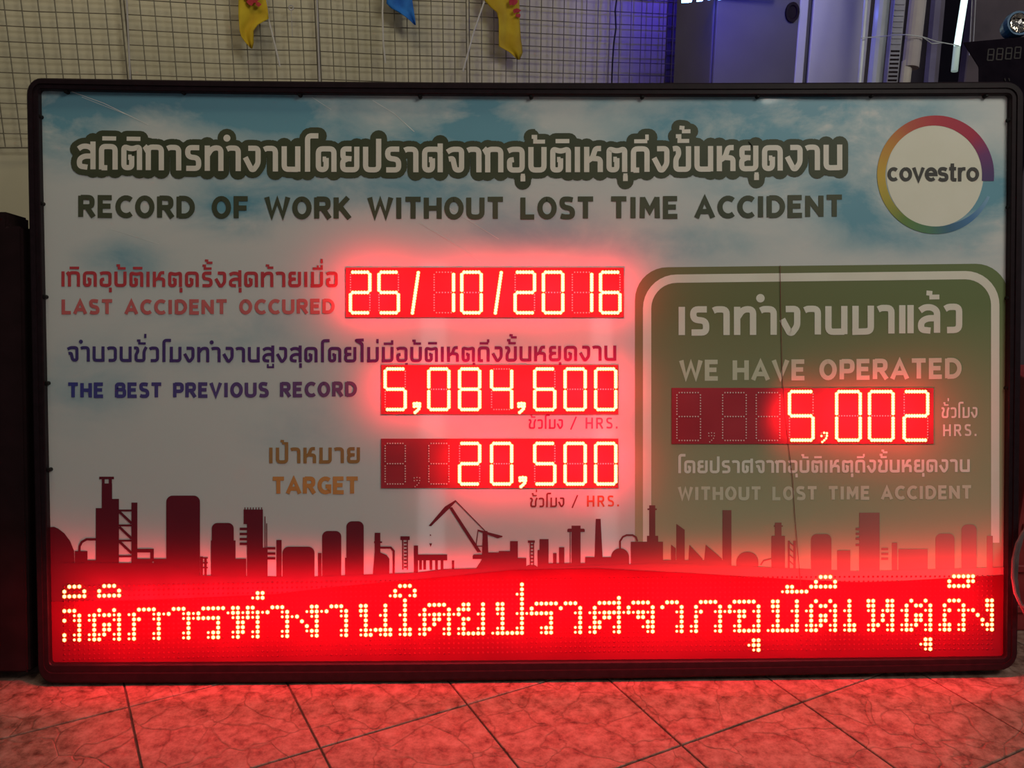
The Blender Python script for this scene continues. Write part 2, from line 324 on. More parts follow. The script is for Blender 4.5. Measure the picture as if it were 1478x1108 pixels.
def flag(name, label, cloth, colr, stick, pattern=None, off=0.07):
    root = empty(name, onwall(stick[-1][0], stick[-1][1], off)); tag(root, label, 'flag', 'small flags on the wall grid')
    sb = bmesh.new(); tube(sb, [onwall(x, y, off) for x, y in stick], 0.0035, 8)
    q = onwall(stick[0][0], stick[0][1], off); tube(sb, [q, onwall(stick[0][0], stick[0][1], 0.040)], 0.003, 6)
    obj('flag_stick', sb, M['stick'], root)
    # cloth: left and right outline rows, waved in depth
    cb = bmesh.new(); rows = []
    nrow = 14; ncol = 12
    def lerp(tbl, v):
        for (a, xa), (b2, xb) in zip(tbl, tbl[1:]):
            if a <= v <= b2: return xa + (xb - xa) * (v - a) / (b2 - a + 1e-9)
        return tbl[-1][1]
    for (L_, R_) in cloth:
        y0, y1 = max(L_[0][0], R_[0][0]), min(L_[-1][0], R_[-1][0]); grid = []
        for i in range(nrow + 1):
            y = y0 + (y1 - y0) * i / nrow; xl, xr = lerp(L_, y), lerp(R_, y); rr = []
            for j in range(ncol + 1):
                s = j / ncol; x = xl + (xr - xl) * s
                wv = 0.006 * math.sin(s * 7 + y * 0.04) + 0.004 * noise.noise(Vector((x * .06, y * .05, 1)))
                rr.append(cb.verts.new(onwall(x, y, off + 0.006 + wv)))
            grid.append(rr)
        for i in range(nrow):
            for j in range(ncol):
                f_ = cb.faces.new([grid[i][j], grid[i][j + 1], grid[i + 1][j + 1], grid[i + 1][j]])
    o = obj('flag_cloth', cb, colr, root, True)
    sol = o.modifiers.new('thick', 'SOLIDIFY'); sol.thickness = 0.0012
    if pattern:
        pb = bmesh.new()
        for (x, y, r) in pattern:
            for k in range(3):
                cx_, cy_ = x + random.uniform(-r, r) * .4, y + random.uniform(-r, r) * .4
                pts = [(cx_ + r * .8 * math.cos(a * 1.0472) * random.uniform(.5, 1), cy_ + r * .8 * math.sin(a * 1.0472) * random.uniform(.5, 1)) for a in range(6)]
                face(pb, [onwall(a, b2, off + 0.0262 + 0.0004 * k) for a, b2 in pts])
        obj('printed_emblem', pb, M['emblem'], root)
    adopt(root)
M['stick'] = noisy(mat('white_plastic_stick', (0.6, 0.56, 0.5), 0.4), (0.55, 0.5, 0.45), (0.64, 0.6, 0.54), 20)
M['emblem'] = noisy(mat('red_print', (0.4, 0.03, 0.04), 0.7), (0.4, 0.02, 0.03), (0.5, 0.05, 0.05), 40)
yel = noisy(mat('yellow_cloth', (0.62, 0.4, 0.02), 0.75), (0.50, 0.30, 0.012), (0.62, 0.44, 0.02), 14)
blu = noisy(mat('blue_cloth', (0.02, 0.14, 0.5), 0.75), (0.015, 0.10, 0.40), (0.03, 0.2, 0.62), 14)
flag('yellow_flag', 'yellow flag with a red emblem, its white stick slanting down to the right',
     [([(-50, 345), (20, 344), (50, 346), (64, 356), (70, 362)], [(-50, 384), (0, 384), (14, 387), (28, 388), (32, 378), (40, 366), (62, 366), (70, 364)])], yel,
     [(378, -40), (388, 30), (396, 62), (404, 96)], [(364, 0, 9), (368, -12, 10), (356, -6, 7), (372, 6, 5)])
flag('blue_flag', 'blue flag with a pointed tip and a white stick hanging upright',
     [([(-50, 558), (8, 558), (12, 565), (18, 576), (26, 588), (32, 594), (36, 598)], [(-50, 594), (0, 595), (20, 598), (36, 600)])], blu,
     [(553, -40), (552, 20), (553, 60), (556, 91)])
flag('yellow_flag', 'yellow flag hanging low on the wall grid, its white stick slanting down to the left',
     [([(-50, 698), (4, 698), (14, 716), (30, 720), (68, 720), (76, 736), (86, 747)], [(-50, 749), (30, 750), (60, 752), (74, 755), (86, 750)])], yel,
     [(714, -40), (699, 2), (684, 45), (668, 103)], [(740, 2, 8), (746, 14, 6), (742, -12, 9), (748, 24, 4)])

# ------------------------------------------------------------------ stroke lettering
def arc(cx, cy, rx, ry, a0, a1, n=10):
    return [(cx + rx * math.cos(math.radians(a0 + (a1 - a0) * i / n)), cy + ry * math.sin(math.radians(a0 + (a1 - a0) * i / n))) for i in range(n + 1)]
# each glyph: (width, [strokes]); height 1 is the letter height; a stroke is (points, rounding)
G = {
 'ส': (.74, [([(.06, .80), (.22, .91), (.46, .91), (.64, .78), (.64, 0)], .14), ([(.64, .60), (.64, 1.10)], 0), ([(.64, .52), (.3, .52), (.1, .40), (.1, .12), (.42, .08)], .12)]),
 'ล': (.74, [([(.06, .80), (.22, .91), (.46, .91), (.64, .78), (.64, 0)], .14), ([(.64, .52), (.3, .52), (.1, .40), (.1, .12), (.42, .08)], .12)]),
 'ก': (.74, [([(.11, 0), (.11, .91), (.63, .91), (.63, 0)], .17), ([(.11, .7), (.02, .86), (.11, .95)], 0)]),
 'ถ': (.76, [([(.11, 0), (.11, .91), (.65, .91), (.65, 0)], .17), ([(.11, .07), (.34, .07)], 0)]),
 'ภ': (.76, [([(.11, 0), (.11, .91), (.65, .91), (.65, 0)], .17)]),
 'ต': (.84, [([(.73, 0), (.73, .92), (.42, .82), (.11, .92), (.11, .09), (.42, .09), (.42, .55)], .13), ([(.28, .5), (.42, .5)], 0)]),
 'ด': (.84, [([(.73, 0), (.73, .91), (.11, .91), (.11, .09), (.42, .09), (.42, .55)], .18), ([(.28, .5), (.42, .5)], 0)]),
 'ค': (.84, [([(.73, 0), (.73, .91), (.11, .91), (.11, .09), (.42, .09), (.42, .55)], .18), ([(.28, .5), (.42, .5)], 0)]),
 'ศ': (.86, [([(.73, 0), (.73, .91), (.11, .91), (.11, .09), (.42, .09), (.42, .55)], .18), ([(.28, .5), (.42, .5)], 0), ([(.73, .8), (.73, 1.14)], 0)]),
 'ร': (.66, [([(.58, .91), (.12, .91), (.12, .55), (.55, .5), (.56, .09), (.06, .09)], .17)]),
 'า': (.56, [([(.0, .86), (.1, .91), (.45, .91), (.45, 0)], .17)]),
 'ท': (.76, [([(.11, 0), (.11, 1)], 0), ([(.11, .6), (.3, .91), (.65, .91), (.65, 0)], .17)]),
 'ง': (.66, [([(.16, .91), (.55, .91), (.55, .3), (.38, .07), (.29, .07), (.04, .55)], .13)]),
 'น': (.76, [([(.11, 1), (.11, .09), (.65, .09)], .17), ([(.65, 1), (.65, 0)], 0)]),
 'โ': (.34, [([(.15, 0), (.15, 1.42), (.58, 1.42)], .17)]),
 'ไ': (.34, [([(.2, 0), (.2, 1.2), (-.18, 1.44), (.3, 1.46)], .08)]),
 'ย': (.78, [([(.46, .91), (.12, .91), (.12, .54), (.46, .52)], .12), ([(.3, .52), (.11, .44), (.11, .09), (.67, .09), (.67, 1)], .15)]),
 'ป': (.74, [([(.11, 1), (.11, .09), (.63, .09), (.63, 1.32)], .18)]),
 'บ': (.74, [([(.11, 1), (.11, .09), (.63, .09), (.63, 1)], .18)]),
 'จ': (.70, [([(.02, .80), (.2, .91), (.59, .91), (.59, .09), (.34, .09), (.24, .55), (.08, .52)], .14)]),
 'อ': (.72, [([(.05, .84), (.2, .91), (.61, .91), (.61, .09), (.11, .09), (.11, .48), (.28, .5)], .16)]),
 'เ': (.25, [([(.12, 0), (.12, 1)], 0)]),
 'แ': (.52, [([(.12, 0), (.12, 1)], 0), ([(.40, 0), (.40, 1)], 0)]),
 'ห': (.76, [([(.11, 0), (.11, 1)], 0), ([(.11, .42), (.34, .56), (.46, .93), (.68, .93)], .1), ([(.36, .54), (.65, .52), (.65, 0)], .13)]),
 'ข': (.72, [([(.0, .90), (.2, .93), (.24, .68), (.12, .5), (.12, .09), (.62, .09), (.62, 1)], .13)]),
 'ช': (.78, [([(.0, .90), (.2, .93), (.24, .68), (.12, .5), (.12, .09), (.6, .09), (.6, .68), (.74, .98)], .13)]),
 'ม': (.76, [([(.13, 1), (.13, 0)], 0), ([(.02, .08), (.65, .09), (.65, 1)], .16)]),
 'ว': (.62, [([(.03, .84), (.15, .91), (.51, .91), (.51, .09), (.1, .09)], .19)]),
 'A': (.80, [([(.07, 0), (.40, .90), (.73, 0)], 0), ([(.2, .3), (.6, .3)], 0)]),
 'B': (.66, [([(.1, 0), (.1, .92), (.55, .92), (.55, .54), (.1, .54)], .15), ([(.3, .54), (.6, .54), (.6, .08), (.1, .08)], .17)]),
 'C': (.70, [(arc(.44, .5, .33, .42, 50, 310, 16), 0)]),
 'D': (.74, [([(.1, .92), (.3, .92)] + arc(.3, .5, .34, .42, 80, -80, 12) + [(.1, .08)], 0), ([(.1, 0), (.1, 1)], 0)]),
 'E': (.60, [([(.57, .92), (.1, .92), (.1, .08), (.58, .08)], 0), ([(.1, .52), (.52, .52)], 0), ([(.1, 0), (.1, 1)], 0)]),
 'F': (.58, [([(.57, .92), (.1, .92), (.1, 0)], 0), ([(.1, .48), (.52, .48)], 0), ([(.1, 0), (.1, 1)], 0)]),
 'G': (.74, [(arc(.44, .5, .33, .42, 50, 300, 16) + [(.64, .14), (.64, .44), (.44, .44)], 0)]),
 'H': (.72, [([(.1, 0), (.1, 1)], 0), ([(.62, 0), (.62, 1)], 0), ([(.1, .5), (.62, .5)], 0)]),
 'I': (.28, [([(.14, 0), (.14, 1)], 0)]),
 'K': (.70, [([(.1, 0), (.1, 1)], 0), ([(.12, .42), (.58, 1)], 0), ([(.26, .56), (.64, 0)], 0)]),
 'L': (.58, [([(.1, 1), (.1, .08), (.56, .08)], 0)]),
 'M': (.86, [([(.12, 0), (.14, 1)], 0), ([(.14, .96), (.43, .34), (.72, .96)], 0), ([(.74, 0), (.72, 1)], 0)]),
 'N': (.74, [([(.1, 0), (.1, 1)], 0), ([(.1, .92), (.64, .08)], 0), ([(.64, 0), (.64, 1)], 0)]),
 'O': (.78, [(arc(.39, .5, .29, .42, 90, 455, 22), 0)]),
 'P': (.64, [([(.1, 0), (.1, 1)], 0), ([(.1, .92), (.57, .92), (.57, .42), (.1, .42)], .19)]),
 'R': (.68, [([(.1, 0), (.1, 1)], 0), ([(.1, .92), (.56, .92), (.56, .48), (.1, .48)], .18), ([(.34, .48), (.62, 0)], 0)]),
 'S': (.62, [([(.54, .88), (.4, .92), (.11, .92), (.11, .56), (.53, .46), (.53, .08), (.2, .08), (.06, .13)], .18)]),
 'T': (.66, [([(.02, .92), (.64, .92)], 0), ([(.33, 1), (.33, 0)], 0)]),
 'U': (.74, [([(.1, 1), (.1, .08), (.64, .08), (.64, 1)], .24)]),
 'V': (.74, [([(.07, 1), (.37, .10), (.67, 1)], 0)]),
 'W': (1.0, [([(.07, 1), (.28, .12), (.50, .86), (.72, .12), (.93, 1)], 0)]),
 '/': (.5, [([(.08, -.05), (.44, 1.05)], 0)]),
 '.': (.24, [([(.12, 0), (.12, .18)], 0)]),
 'c': (.62, [(arc(.34, .38, .25, .29, 48, 312, 14), 0)]),
 'o': (.70, [(arc(.35, .38, .25, .29, 90, 452, 20), 0)]),
 'v': (.62, [([(.05, .74), (.31, .06), (.57, .74)], 0)]),
 'e': (.68, [([(.10, .38), (.60, .38)] + arc(.35, .38, .25, .29, 0, 312, 16), 0)]),
 's': (.56, [([(.48, .62), (.36, .68), (.1, .68), (.1, .42), (.48, .36), (.48, .08), (.18, .08), (.06, .15)], .13)]),
 't': (.46, [([(.20, .96), (.20, .10), (.42, .08)], .08), ([(.03, .68), (.40, .68)], 0)]),
 'r': (.44, [([(.11, 0), (.11, .74)], 0), ([(.11, .46), (.22, .67), (.42, .67)], .1)]),
}
def rounded(pts, r):
    if r <= 0 or len(pts) < 3: return [Vector(p) for p in pts]
    pts = [Vector(p) for p in pts]; out = [pts[0]]
    for a, b, c in zip(pts, pts[1:], pts[2:]):
        u, v = (a - b), (c - b); k = min(r, u.length * .5, v.length * .5)
        if k < 1e-4: out.append(b); continue
        p, q = b + u.normalized() * k, b + v.normalized() * k
        for i in range(6):
            s = i / 5; out.append(p * (1 - s) ** 2 + b * 2 * s * (1 - s) + q * s * s)
    out.append(pts[-1]); return out
LAY = [0]
def step():                                       # overlapping pieces of print lie a hair above one another
    LAY[0] = (LAY[0] + 1) % 37; return LAY[0] * 1.1e-5
def ribbon(bm, pts, t, off, mi=0, roundcap=False, fn=None):        # pts in photograph-frame units on the board
    fn = fn or B; base = off; off += step()
    c = [Vector((p[0], p[1])) for p in pts]
    c = [p for i, p in enumerate(c) if i == 0 or (p - c[i - 1]).length > 1e-3]
    if len(c) < 2: return
    if roundcap:                                 # broad band: one plate per stretch, discs at the joints
        for p, q in zip(c, c[1:]):
            d = (q - p).normalized(); nn = Vector((-d.y, d.x)) * t / 2; o1 = base + step()
            bm.faces.new([bm.verts.new(fn(v.x, v.y, o1)) for v in (p + nn, q + nn, q - nn, p - nn)]).material_index = mi
        for p in c[::2] + [c[-1]]:
            o2 = base + step()
            bm.faces.new([bm.verts.new(fn(p.x + t / 2 * math.cos(a * .3927), p.y + t / 2 * math.sin(a * .3927), o2)) for a in range(16)]).material_index = mi
        return
    L_, R_ = [], []
    for i, p in enumerate(c):
        d0 = (p - c[i - 1]).normalized() if i else None; d1 = (c[i + 1] - p).normalized() if i < len(c) - 1 else None
        if d0 is None: d0 = d1
        if d1 is None: d1 = d0
        n0 = Vector((-d0.y, d0.x)); n1 = Vector((-d1.y, d1.x)); mm = n0 + n1
        if mm.length < 0.2: mm = n0
        mm.normalize(); k = min(1 / max(mm.dot(n0), 0.35), 1.9) * t / 2
        L_.append(p + mm * k); R_.append(p - mm * k)
    vl = [bm.verts.new(fn(p.x, p.y, off)) for p in L_]; vr = [bm.verts.new(fn(p.x, p.y, off)) for p in R_]
    for i in range(len(c) - 1):
        bm.faces.new([vl[i], vl[i + 1], vr[i + 1], vr[i]]).material_index = mi
    if roundcap:
        for p in c[::2] + [c[-1]]:
            o2 = base + step()
            f = [bm.verts.new(fn(p.x + t / 2 * math.cos(a * .3927), p.y + t / 2 * math.sin(a * .3927), o2)) for a in range(16)]
            bm.faces.new(f).material_index = mi
UP = 'ิีึืั็์่้๊ำ'; LOW = 'ุู'
def layout(text, gap, space):
    out = []; x = 0; last = None
    for ch in text:
        if ch == ' ': x += space; continue
        if ch in 'ิีึืัุู่้':
            out.append((ch, last[0], last[1], last[2])); 
            if ch in 'ิีึืั': last = (last[0], last[1], True)
            continue
        if ch == 'ำ':
            out.append(('ํ', x, G['า'][0], False)); out.append(('า', x, 0, False)); last = (x, G['า'][0], False); x += G['า'][0] + gap; continue
        wd_ = G[ch][0]; out.append((ch, x, wd_, False)); last = (x, wd_, False); x += wd_ + gap
    return out, x - gap
def marks(ch, x, w_, hi, t):
    z = 1.56 if hi else 1.24; r = x + w_ - .10; l = r - .52
    if ch == 'ิ': return [([(l, 1.23), (r + .03, 1.23)], 0, .8)]
    if ch == 'ี': return [([(l, 1.21), (r, 1.21), (r, 1.44)], 0, .75)]
    if ch == 'ึ': return [([(l, 1.21), (r, 1.21)], 0, .75), ([(r - .08, 1.36), (r + .06, 1.36)], 0, 1.1)]
    if ch == 'ื': return [([(l, 1.21), (r, 1.21), (r, 1.44)], 0, .75), ([(r - .22, 1.2), (r - .22, 1.42)], 0, .6)]
    if ch == 'ั': return [([(l + .02, 1.40), (l + .16, 1.40), (l + .16, 1.21), (r + .03, 1.21)], 0, .75), ([(l + .1, 1.21), (l + .3, 1.21)], 0, .75)]
    if ch == '้': return [([(r - .36, z + .18), (r - .16, z + .16)], 0, .75), ([(r - .26, z + .03), (r + .08, z + .03)], 0, .75)]
    if ch == '่': return [([(r, z + .0), (r, z + .28)], 0, .75)]
    if ch == 'ุ': return [([(r - .06, -.13), (r + .1, -.13)], 0, .7), ([(r + .02, -.13), (r + .02, -.36)], 0, .9)]
    if ch == 'ู': return [([(r - .3, -.12), (r - .3, -.32), (r + .02, -.32), (r + .02, -.1)], 0, .6)]
    if ch == 'ํ': return [([(x - .06 + .0, 1.3), (x + .0, 1.3)], 0, 1.35, True)]
    return []
def lettering(bm, text, x0, x1, yb, H, t, off, mi=0, gap=.12, space=.42, extra=0.0, parent=None, ms=None):
    """draws one line of print between x0 and x1; yb = baseline at the left, middle and right"""
    lay, tot = layout(text, gap, space); sx = (x1 - x0) / tot
    def px(x, y):
        X_ = x0 + x * sx; s = (X_ - x0) / (x1 - x0)
        yy = yb[0] * 2 * (s - .5) * (s - 1) + yb[1] * 4 * s * (1 - s) + yb[2] * 2 * s * (s - .5)
        return (X_, yy - y * H)
    for ch, x, w_, hi in lay:
        if parent is not None: bm = bmesh.new()
        if ch in G and ch not in 'ํ': strokes = [(s[0], s[1], 1.0) for s in G[ch][1]]; ox = x
        else: strokes = marks(ch, x, w_, hi, t); ox = 0
        for s in strokes:
            pts = [px(p.x + ox, p.y) for p in rounded(s[0], s[1])]
            k = s[2]
            if len(s) > 3:
                f = [bm.verts.new(B(pts[1][0] + (t * k + extra) / 2 * math.cos(a * .3927), pts[1][1] + (t * k + extra) / 2 * math.sin(a * .3927), off)) for a in range(16)]
                bm.faces.new(f).material_index = mi
            elif extra: ribbon(bm, pts, t * k + extra, off, mi, True)
            else: ribbon(bm, pts, t * k, off, mi)
        if parent is not None:
            if ch in 'ิีึืัุู่้ํ': obj('letter_mark', bm, ms, parent)
            else: obj('letter', bm, ms, parent)

# ------------------------------------------------------------------ the record board
board = empty('record_board', (0, 0, 0))
tag(board, 'large black-framed safety record board with red lit digits, leaning back on the tiled floor', 'sign')
def quad3(a, b, c, s): return tuple(a[i] * 2 * (s - .5) * (s - 1) + b[i] * 4 * s * (1 - s) + c[i] * 2 * s * (s - .5) for i in (0, 1))
OUT = ((37, 111.5), (720, 118.5), (1479, 117)), ((54, 986), (745, 981.5), (1469, 967))
INN = ((55, 128.5), (720, 136.5), (1459.5, 135.5)), ((72, 958), (750, 955), (1452, 949))
def coons(Q, u, v):
    a, b = quad3(*Q[0], u), quad3(*Q[1], u); return (a[0] * (1 - v) + b[0] * v, a[1] * (1 - v) + b[1] * v)
def loop(Q, r):
    W_, H_ = 1430.0, 860.0; pts = []
    n = 18
    def add(u, v): pts.append(coons(Q, u, v))
    ru, rv = r / W_, r / H_
    for (cx_, cy_, a0_) in ((1 - ru, rv, -90), (1 - ru, 1 - rv, 0), (ru, 1 - rv, 90), (ru, rv, 180)):
        for k in range(7):
            a = math.radians(a0_ + 15 * k); add(cx_ + ru * math.cos(a), cy_ + rv * math.sin(a))
        if a0_ == -90: [add(1, rv + (1 - 2 * rv) * k / 6) for k in range(1, 6)]
        if a0_ == 0: [add(1 - ru - (1 - 2 * ru) * k / n, 1) for k in range(1, n)]
        if a0_ == 90: [add(0, 1 - rv - (1 - 2 * rv) * k / 6) for k in range(1, 6)]
        if a0_ == 180: [add(ru + (1 - 2 * ru) * k / n, 0) for k in range(1, n)]
    return pts
def off_pts(pts, px_off, off): return [B(p[0], p[1], off) for p in pts]
lo, li = loop(OUT, 24), loop(INN, 5)
def mixl(a, b, s): return [(p[0] * (1 - s) + q[0] * s, p[1] * (1 - s) + q[1] * s) for p, q in zip(a, b)]
fb = bmesh.new()
F_ = 0.024
front = [B(p[0], p[1], F_) for p in lo]
back = [q - NB * 0.10 for q in front]
prof = [back, [q - NB * .004 for q in front], [B(p[0], p[1], F_) for p in mixl(lo, li, .12)], [B(p[0], p[1], F_) for p in mixl(lo, li, .50)], [B(p[0], p[1], F_ - .004) for p in mixl(lo, li, .56)], [B(p[0], p[1], F_ - .004) for p in mixl(lo, li, .90)], [B(p[0], p[1], F_ - .007) for p in li]]
inner_back = [q - NB * (F_ - .007 + .001) for q in prof[-1]]
prof.append(inner_back)
vr_ = [[fb.verts.new(p) for p in ring] for ring in prof]
n = len(lo)
for a, b_ in zip(vr_, vr_[1:]):
    for i in range(n): fb.faces.new([a[i], a[(i + 1) % n], b_[(i + 1) % n], b_[i]])
bmesh.ops.recalc_face_normals(fb, faces=fb.faces[:])
obj('frame', fb, M['frame'], board)
bk = bmesh.new(); f = bk.faces.new([bk.verts.new(q + NB * .006) for q in back]); r_ = bmesh.ops.extrude_face_region(bk, geom=[f])
bmesh.ops.translate(bk, vec=-NB * .008, verts=[v for v in r_['geom'] if isinstance(v, bmesh.types.BMVert)])
bmesh.ops.recalc_face_normals(bk, faces=bk.faces[:])
obj('back_cover', bk, M['frame'], board)
# printed sheet, as a flat plate a little wider than the opening
pb = bmesh.new()
g0 = []
Q = ((52, 124), (720, 131), (1463, 131)), ((68, 963), (750, 960), (1456, 954))
NU, NV = 24, 12
for k, off in enumerate((0.0, -0.004)):
    g0.append([[pb.verts.new(B(*coons(Q, i / NU, j / NV), off)) for i in range(NU + 1)] for j in range(NV + 1)])
for k in range(2):
    for j in range(NV):
        for i in range(NU): pb.faces.new([g0[k][j][i], g0[k][j + 1][i], g0[k][j + 1][i + 1], g0[k][j][i + 1]])
sheet = obj('printed_sheet', pb, M['sky'], board)
for x, y in ((94, 131), (263, 132), (432, 135.5), (606, 138), (767, 138.5), (928, 138.5), (1095, 137.5), (1260, 136.5), (1425, 137),
             (56, 167), (58.5, 293), (63, 428), (66, 553), (69.5, 678), (1459, 172), (1459, 298), (1457, 430), (1456, 560)):
    sb = bmesh.new(); c = B(x, y, 0.0155); u = E1; v = E2
    rings = [[sb.verts.new(c - NB * d + (u * math.cos(a * .7854) + v * math.sin(a * .7854)) * r) for a in range(8)] for d, r in ((0.0155, .0052), (.002, .0052), (0, .0036))]
    for a, b_ in zip(rings, rings[1:]):
        for i in range(8): sb.faces.new([a[i], a[(i + 1) % 8], b_[(i + 1) % 8], b_[i]])
    sb.faces.new(rings[-1]); bmesh.ops.recalc_face_normals(sb, faces=sb.faces[:])
    obj('screw', sb, M['screw'], board)
# rear struts that carry the leaning board
for x in (-0.8, 0.85):
    sb = bmesh.new(); top = E2 * 1.05 - NB * .075 + Vector((x, 0, 0)); foot = Vector((x, 0.80, 0.012))
    tube(sb, [top, foot], .012, 8); tube(sb, [foot + Vector((-.04, 0, 0)), foot + Vector((.04, 0, 0))], .012, 8)
    obj('support_strut', sb, M['frame'], board)

# green panel and its border line
def rrect_path(xl, xr, ytl, ytr, yb_, r):
    p = [(xl, yb_), (xl + (0), ytl + r)]
    p += [(xl + r - r * math.cos(math.radians(a)), ytl + r - r * math.sin(math.radians(a))) for a in range(10, 91, 10)]
    p += [(xr - r + r * math.sin(math.radians(a)), ytr + r - r * math.cos(math.radians(a))) for a in range(0, 91, 10)]
    p += [(xr, yb_)]; return p
gp = rrect_path(916.5, 1455.5, 385.5, 380.5, 850, 47)
gb = bmesh.new(); gb.faces.new([gb.verts.new(B(x, y, .0006)) for x, y in gp]); obj('green_print_panel', gb, M['green'], board)
bo = rrect_path(934, 1436.5, 402, 397, 783, 43)
gb = bmesh.new(); ribbon(gb, bo, 12, .0010); obj('panel_border_print', gb, M['cream_bright'], board)

# skyline silhouette
sk = bmesh.new(); OS = .0014
def R(x0, x1, yt, yb_=860, o=OS):
    o += step(); face(sk, [B(x0, yt, o), B(x0, yb_, o), B(x1, yb_, o), B(x1, yt, o)])
def RR(x0, x1, yt, yb_=860, r=8, o=OS):
    o += step()
    pts = [(x0, yb_)] + [(x0 + r - r * math.cos(math.radians(a)), yt + r - r * math.sin(math.radians(a))) for a in range(0, 91, 15)] + [(x1 - r + r * math.sin(math.radians(a)), yt + r - r * math.cos(math.radians(a))) for a in range(0, 91, 15)] + [(x1, yb_)]
    face(sk, [B(x, y, o) for x, y in pts])
def PL(pts, o=OS):
    o += step(); face(sk, [B(x, y, o) for x, y in pts])
def LN(pts, t, o=OS): ribbon(sk, pts, t, o)
PL([(66, 862), (66, 762), (71, 760.5), (78, 760), (84, 762.6), (93, 769.5), (101.4, 781), (107, 795), (109, 862)])
R(108, 126.3, 795); LN([(114.5, 796), (115, 788), (118, 782), (125, 778), (140, 778)], 3.4)
R(138.3, 171.7, 733); R(146.9, 171.7, 719.7); R(146.9, 161.8, 697.4); R(143.4, 164.5, 687.7, 691.4); R(147, 151, 691, 698); R(157, 161.5, 691, 698)
R(189.7, 198.3, 725)
for y in (736.5, 758, 780, 802.5): R(171, 190, y - 1.4, y + 1.4)
for y in (738, 760, 781): LN([(172, y), (190, y + 17)], 3.6)
R(198, 222, 791.7, 797); R(217, 222, 791.7, 810); R(222, 240, 806); R(126, 140, 808); R(171, 190, 815); R(198, 220, 806)
RR(240, 288.7, 715, r=9); RR(305.7, 337.4, 754.4); R(304.5, 340, 779.7); R(340, 355.4, 806)
R(351.7, 379.5, 735, 756); R(356.5, 379.5, 735); [R(346, 357, y - 1.8, y + 1.8) for y in (763, 770.3, 777.7, 784.5)]
for x in range(353, 380, 4): R(x, x + 1.3, 732, 736)
LN([(382.4, 745), (382.4, 790)], 1.3); LN([(385, 755), (385, 790)], 1.3); R(379, 386.3, 790)
[R(386, 397.5, y - 1.8, y + 1.8) for y in (791, 798.6, 805.5)]; R(399, 406.5, 779); RR(407.7, 454, 788.7, r=9); R(459, 464, 797.7)
RR(465, 492.6, 766); R(498, 503, 804.6); RR(500, 525, 752); R(289, 293, 803); R(295, 298.5, 806); [R(289, 300, y, y + 2) for y in (804, 811, 818)]
R(540.9, 549, 768.6); R(540, 551.5, 781, 783.5); LN([(548, 790), (564, 790), (568.3, 795), (568.3, 830)], 3.0); PL([(538, 830), (541, 795), (549, 797), (558, 801), (562, 806), (562, 830)])
R(578, 591.4, 773.7, 779); LN([(581.5, 779), (581.5, 822)], 1.6); LN([(588, 779), (588, 822)], 1.6)
for y in range(782, 822, 5): R(583, 587, y, y + 2.2)
R(597.4, 603.4, 787); R(603, 645.5, 800, 808.5); [R(x, x + 4, 808, 822) for x in (605, 611, 620, 628, 636)]; R(652.3, 655.7, 808.5)
PL([(618.9, 758.3), (642, 730.9), (657.5, 721.4), (658, 724), (650.6, 731.7), (622.3, 759.2)])
PL([(648.4, 732.6), (652.6, 731.6), (694.8, 796.5), (689, 796.5)]); LN([(657.5, 722.3), (700.3, 766)], 1.3)
PL([(689.2, 763.8), (689.5, 766.2), (718.3, 776.4), (725, 775), (725.4, 773.2), (705.5, 768)]); PL([(697, 766), (703.6, 766), (706, 825), (694.6, 825)])
LN([(690, 765), (686.6, 792)], 1.3); LN([(686, 788), (697, 788)], 1.3); PL([(619.6, 784), (623.6, 784), (621.6, 789)]); LN([(621, 771), (621.6, 773)], 1.6)
RR(682.3, 698, 800, 806.5, r=2.5); PL([(684, 825), (695, 808), (706, 825)]); R(700, 736.5, 797); R(720, 736.5, 795); R(736.3, 747.5, 780.6); R(747, 759.7, 805)
R(762, 772, 779.7, 783); LN([(765.5, 783), (765.5, 820)], 1.5); LN([(770.2, 783), (770.2, 820)], 1.5); [R(766, 770, y, y + 2) for y in range(785, 816, 5)]
RR(758, 776, 815, r=6); R(779, 791.8, 777.7); R(776, 779.5, 793.5); R(791, 820, 812.7); R(798.3, 803.4, 798); R(806.9, 814.6, 789.5)
RR(818.9, 844, 762.6, 767.4, r=2); R(825, 838, 758.3); LN([(823, 767), (823, 815)], 1.2); R(814, 845, 812.3); R(844.6, 883, 803.7)
PL([(860, 748.5), (867, 748.5), (869.8, 806), (858.3, 806)]); RR(882, 908, 791, r=12.8); LN([(895, 792), (895, 781), (899, 774.5), (904.6, 772), (913, 772), (918, 775), (920, 781)], 2.6)
R(910.6, 957, 781.5); R(933.8, 950, 773); R(937, 945.8, 729); R(934.5, 948, 733.5, 735.8)
PL([(968.6, 830), (968.6, 785.7), (975.4, 791), (975.4, 830)]); PL([(976.3, 830), (976.3, 755.7), (988.3, 764.3), (988.3, 830)])
PL([(992.6, 830), (995, 786), (1014, 806), (1014, 830)]); PL([(1014, 830), (1018.8, 786), (1042, 806), (1042, 830)]); R(955, 1045, 808)
R(1043, 1055.7, 736); RR(1062.9, 1094.6, 796, r=15); R(1113.5, 1133, 773); R(1118.6, 1128, 754); R(1117, 1130, 758, 760); LN([(1098, 815), (1102, 809), (1113, 806)], 2)
R(1137, 1140, 780); R(1145, 1148.6, 780); [LN([(1138, y), (1147, y + 8)], 1.6) for y in (781, 790, 799, 808)]; RR(1170.9, 1200, 770.3)
R(1208.5, 1227.3, 794); R(1240.4, 1269.6, 739.6); [R(1235, 1242, y - 1.6, y + 1.6) for y in (763, 770, 777, 786)]; [R(1272, 1282, y - 1.6, y + 1.6) for y in (792, 799, 806)]
R(1287.5, 1295, 782.8); R(1296.9, 1339, 792); RR(1350.5, 1377.7, 769.7); RR(1388, 1409.7, 756.5); R(1424.7, 1433, 773)
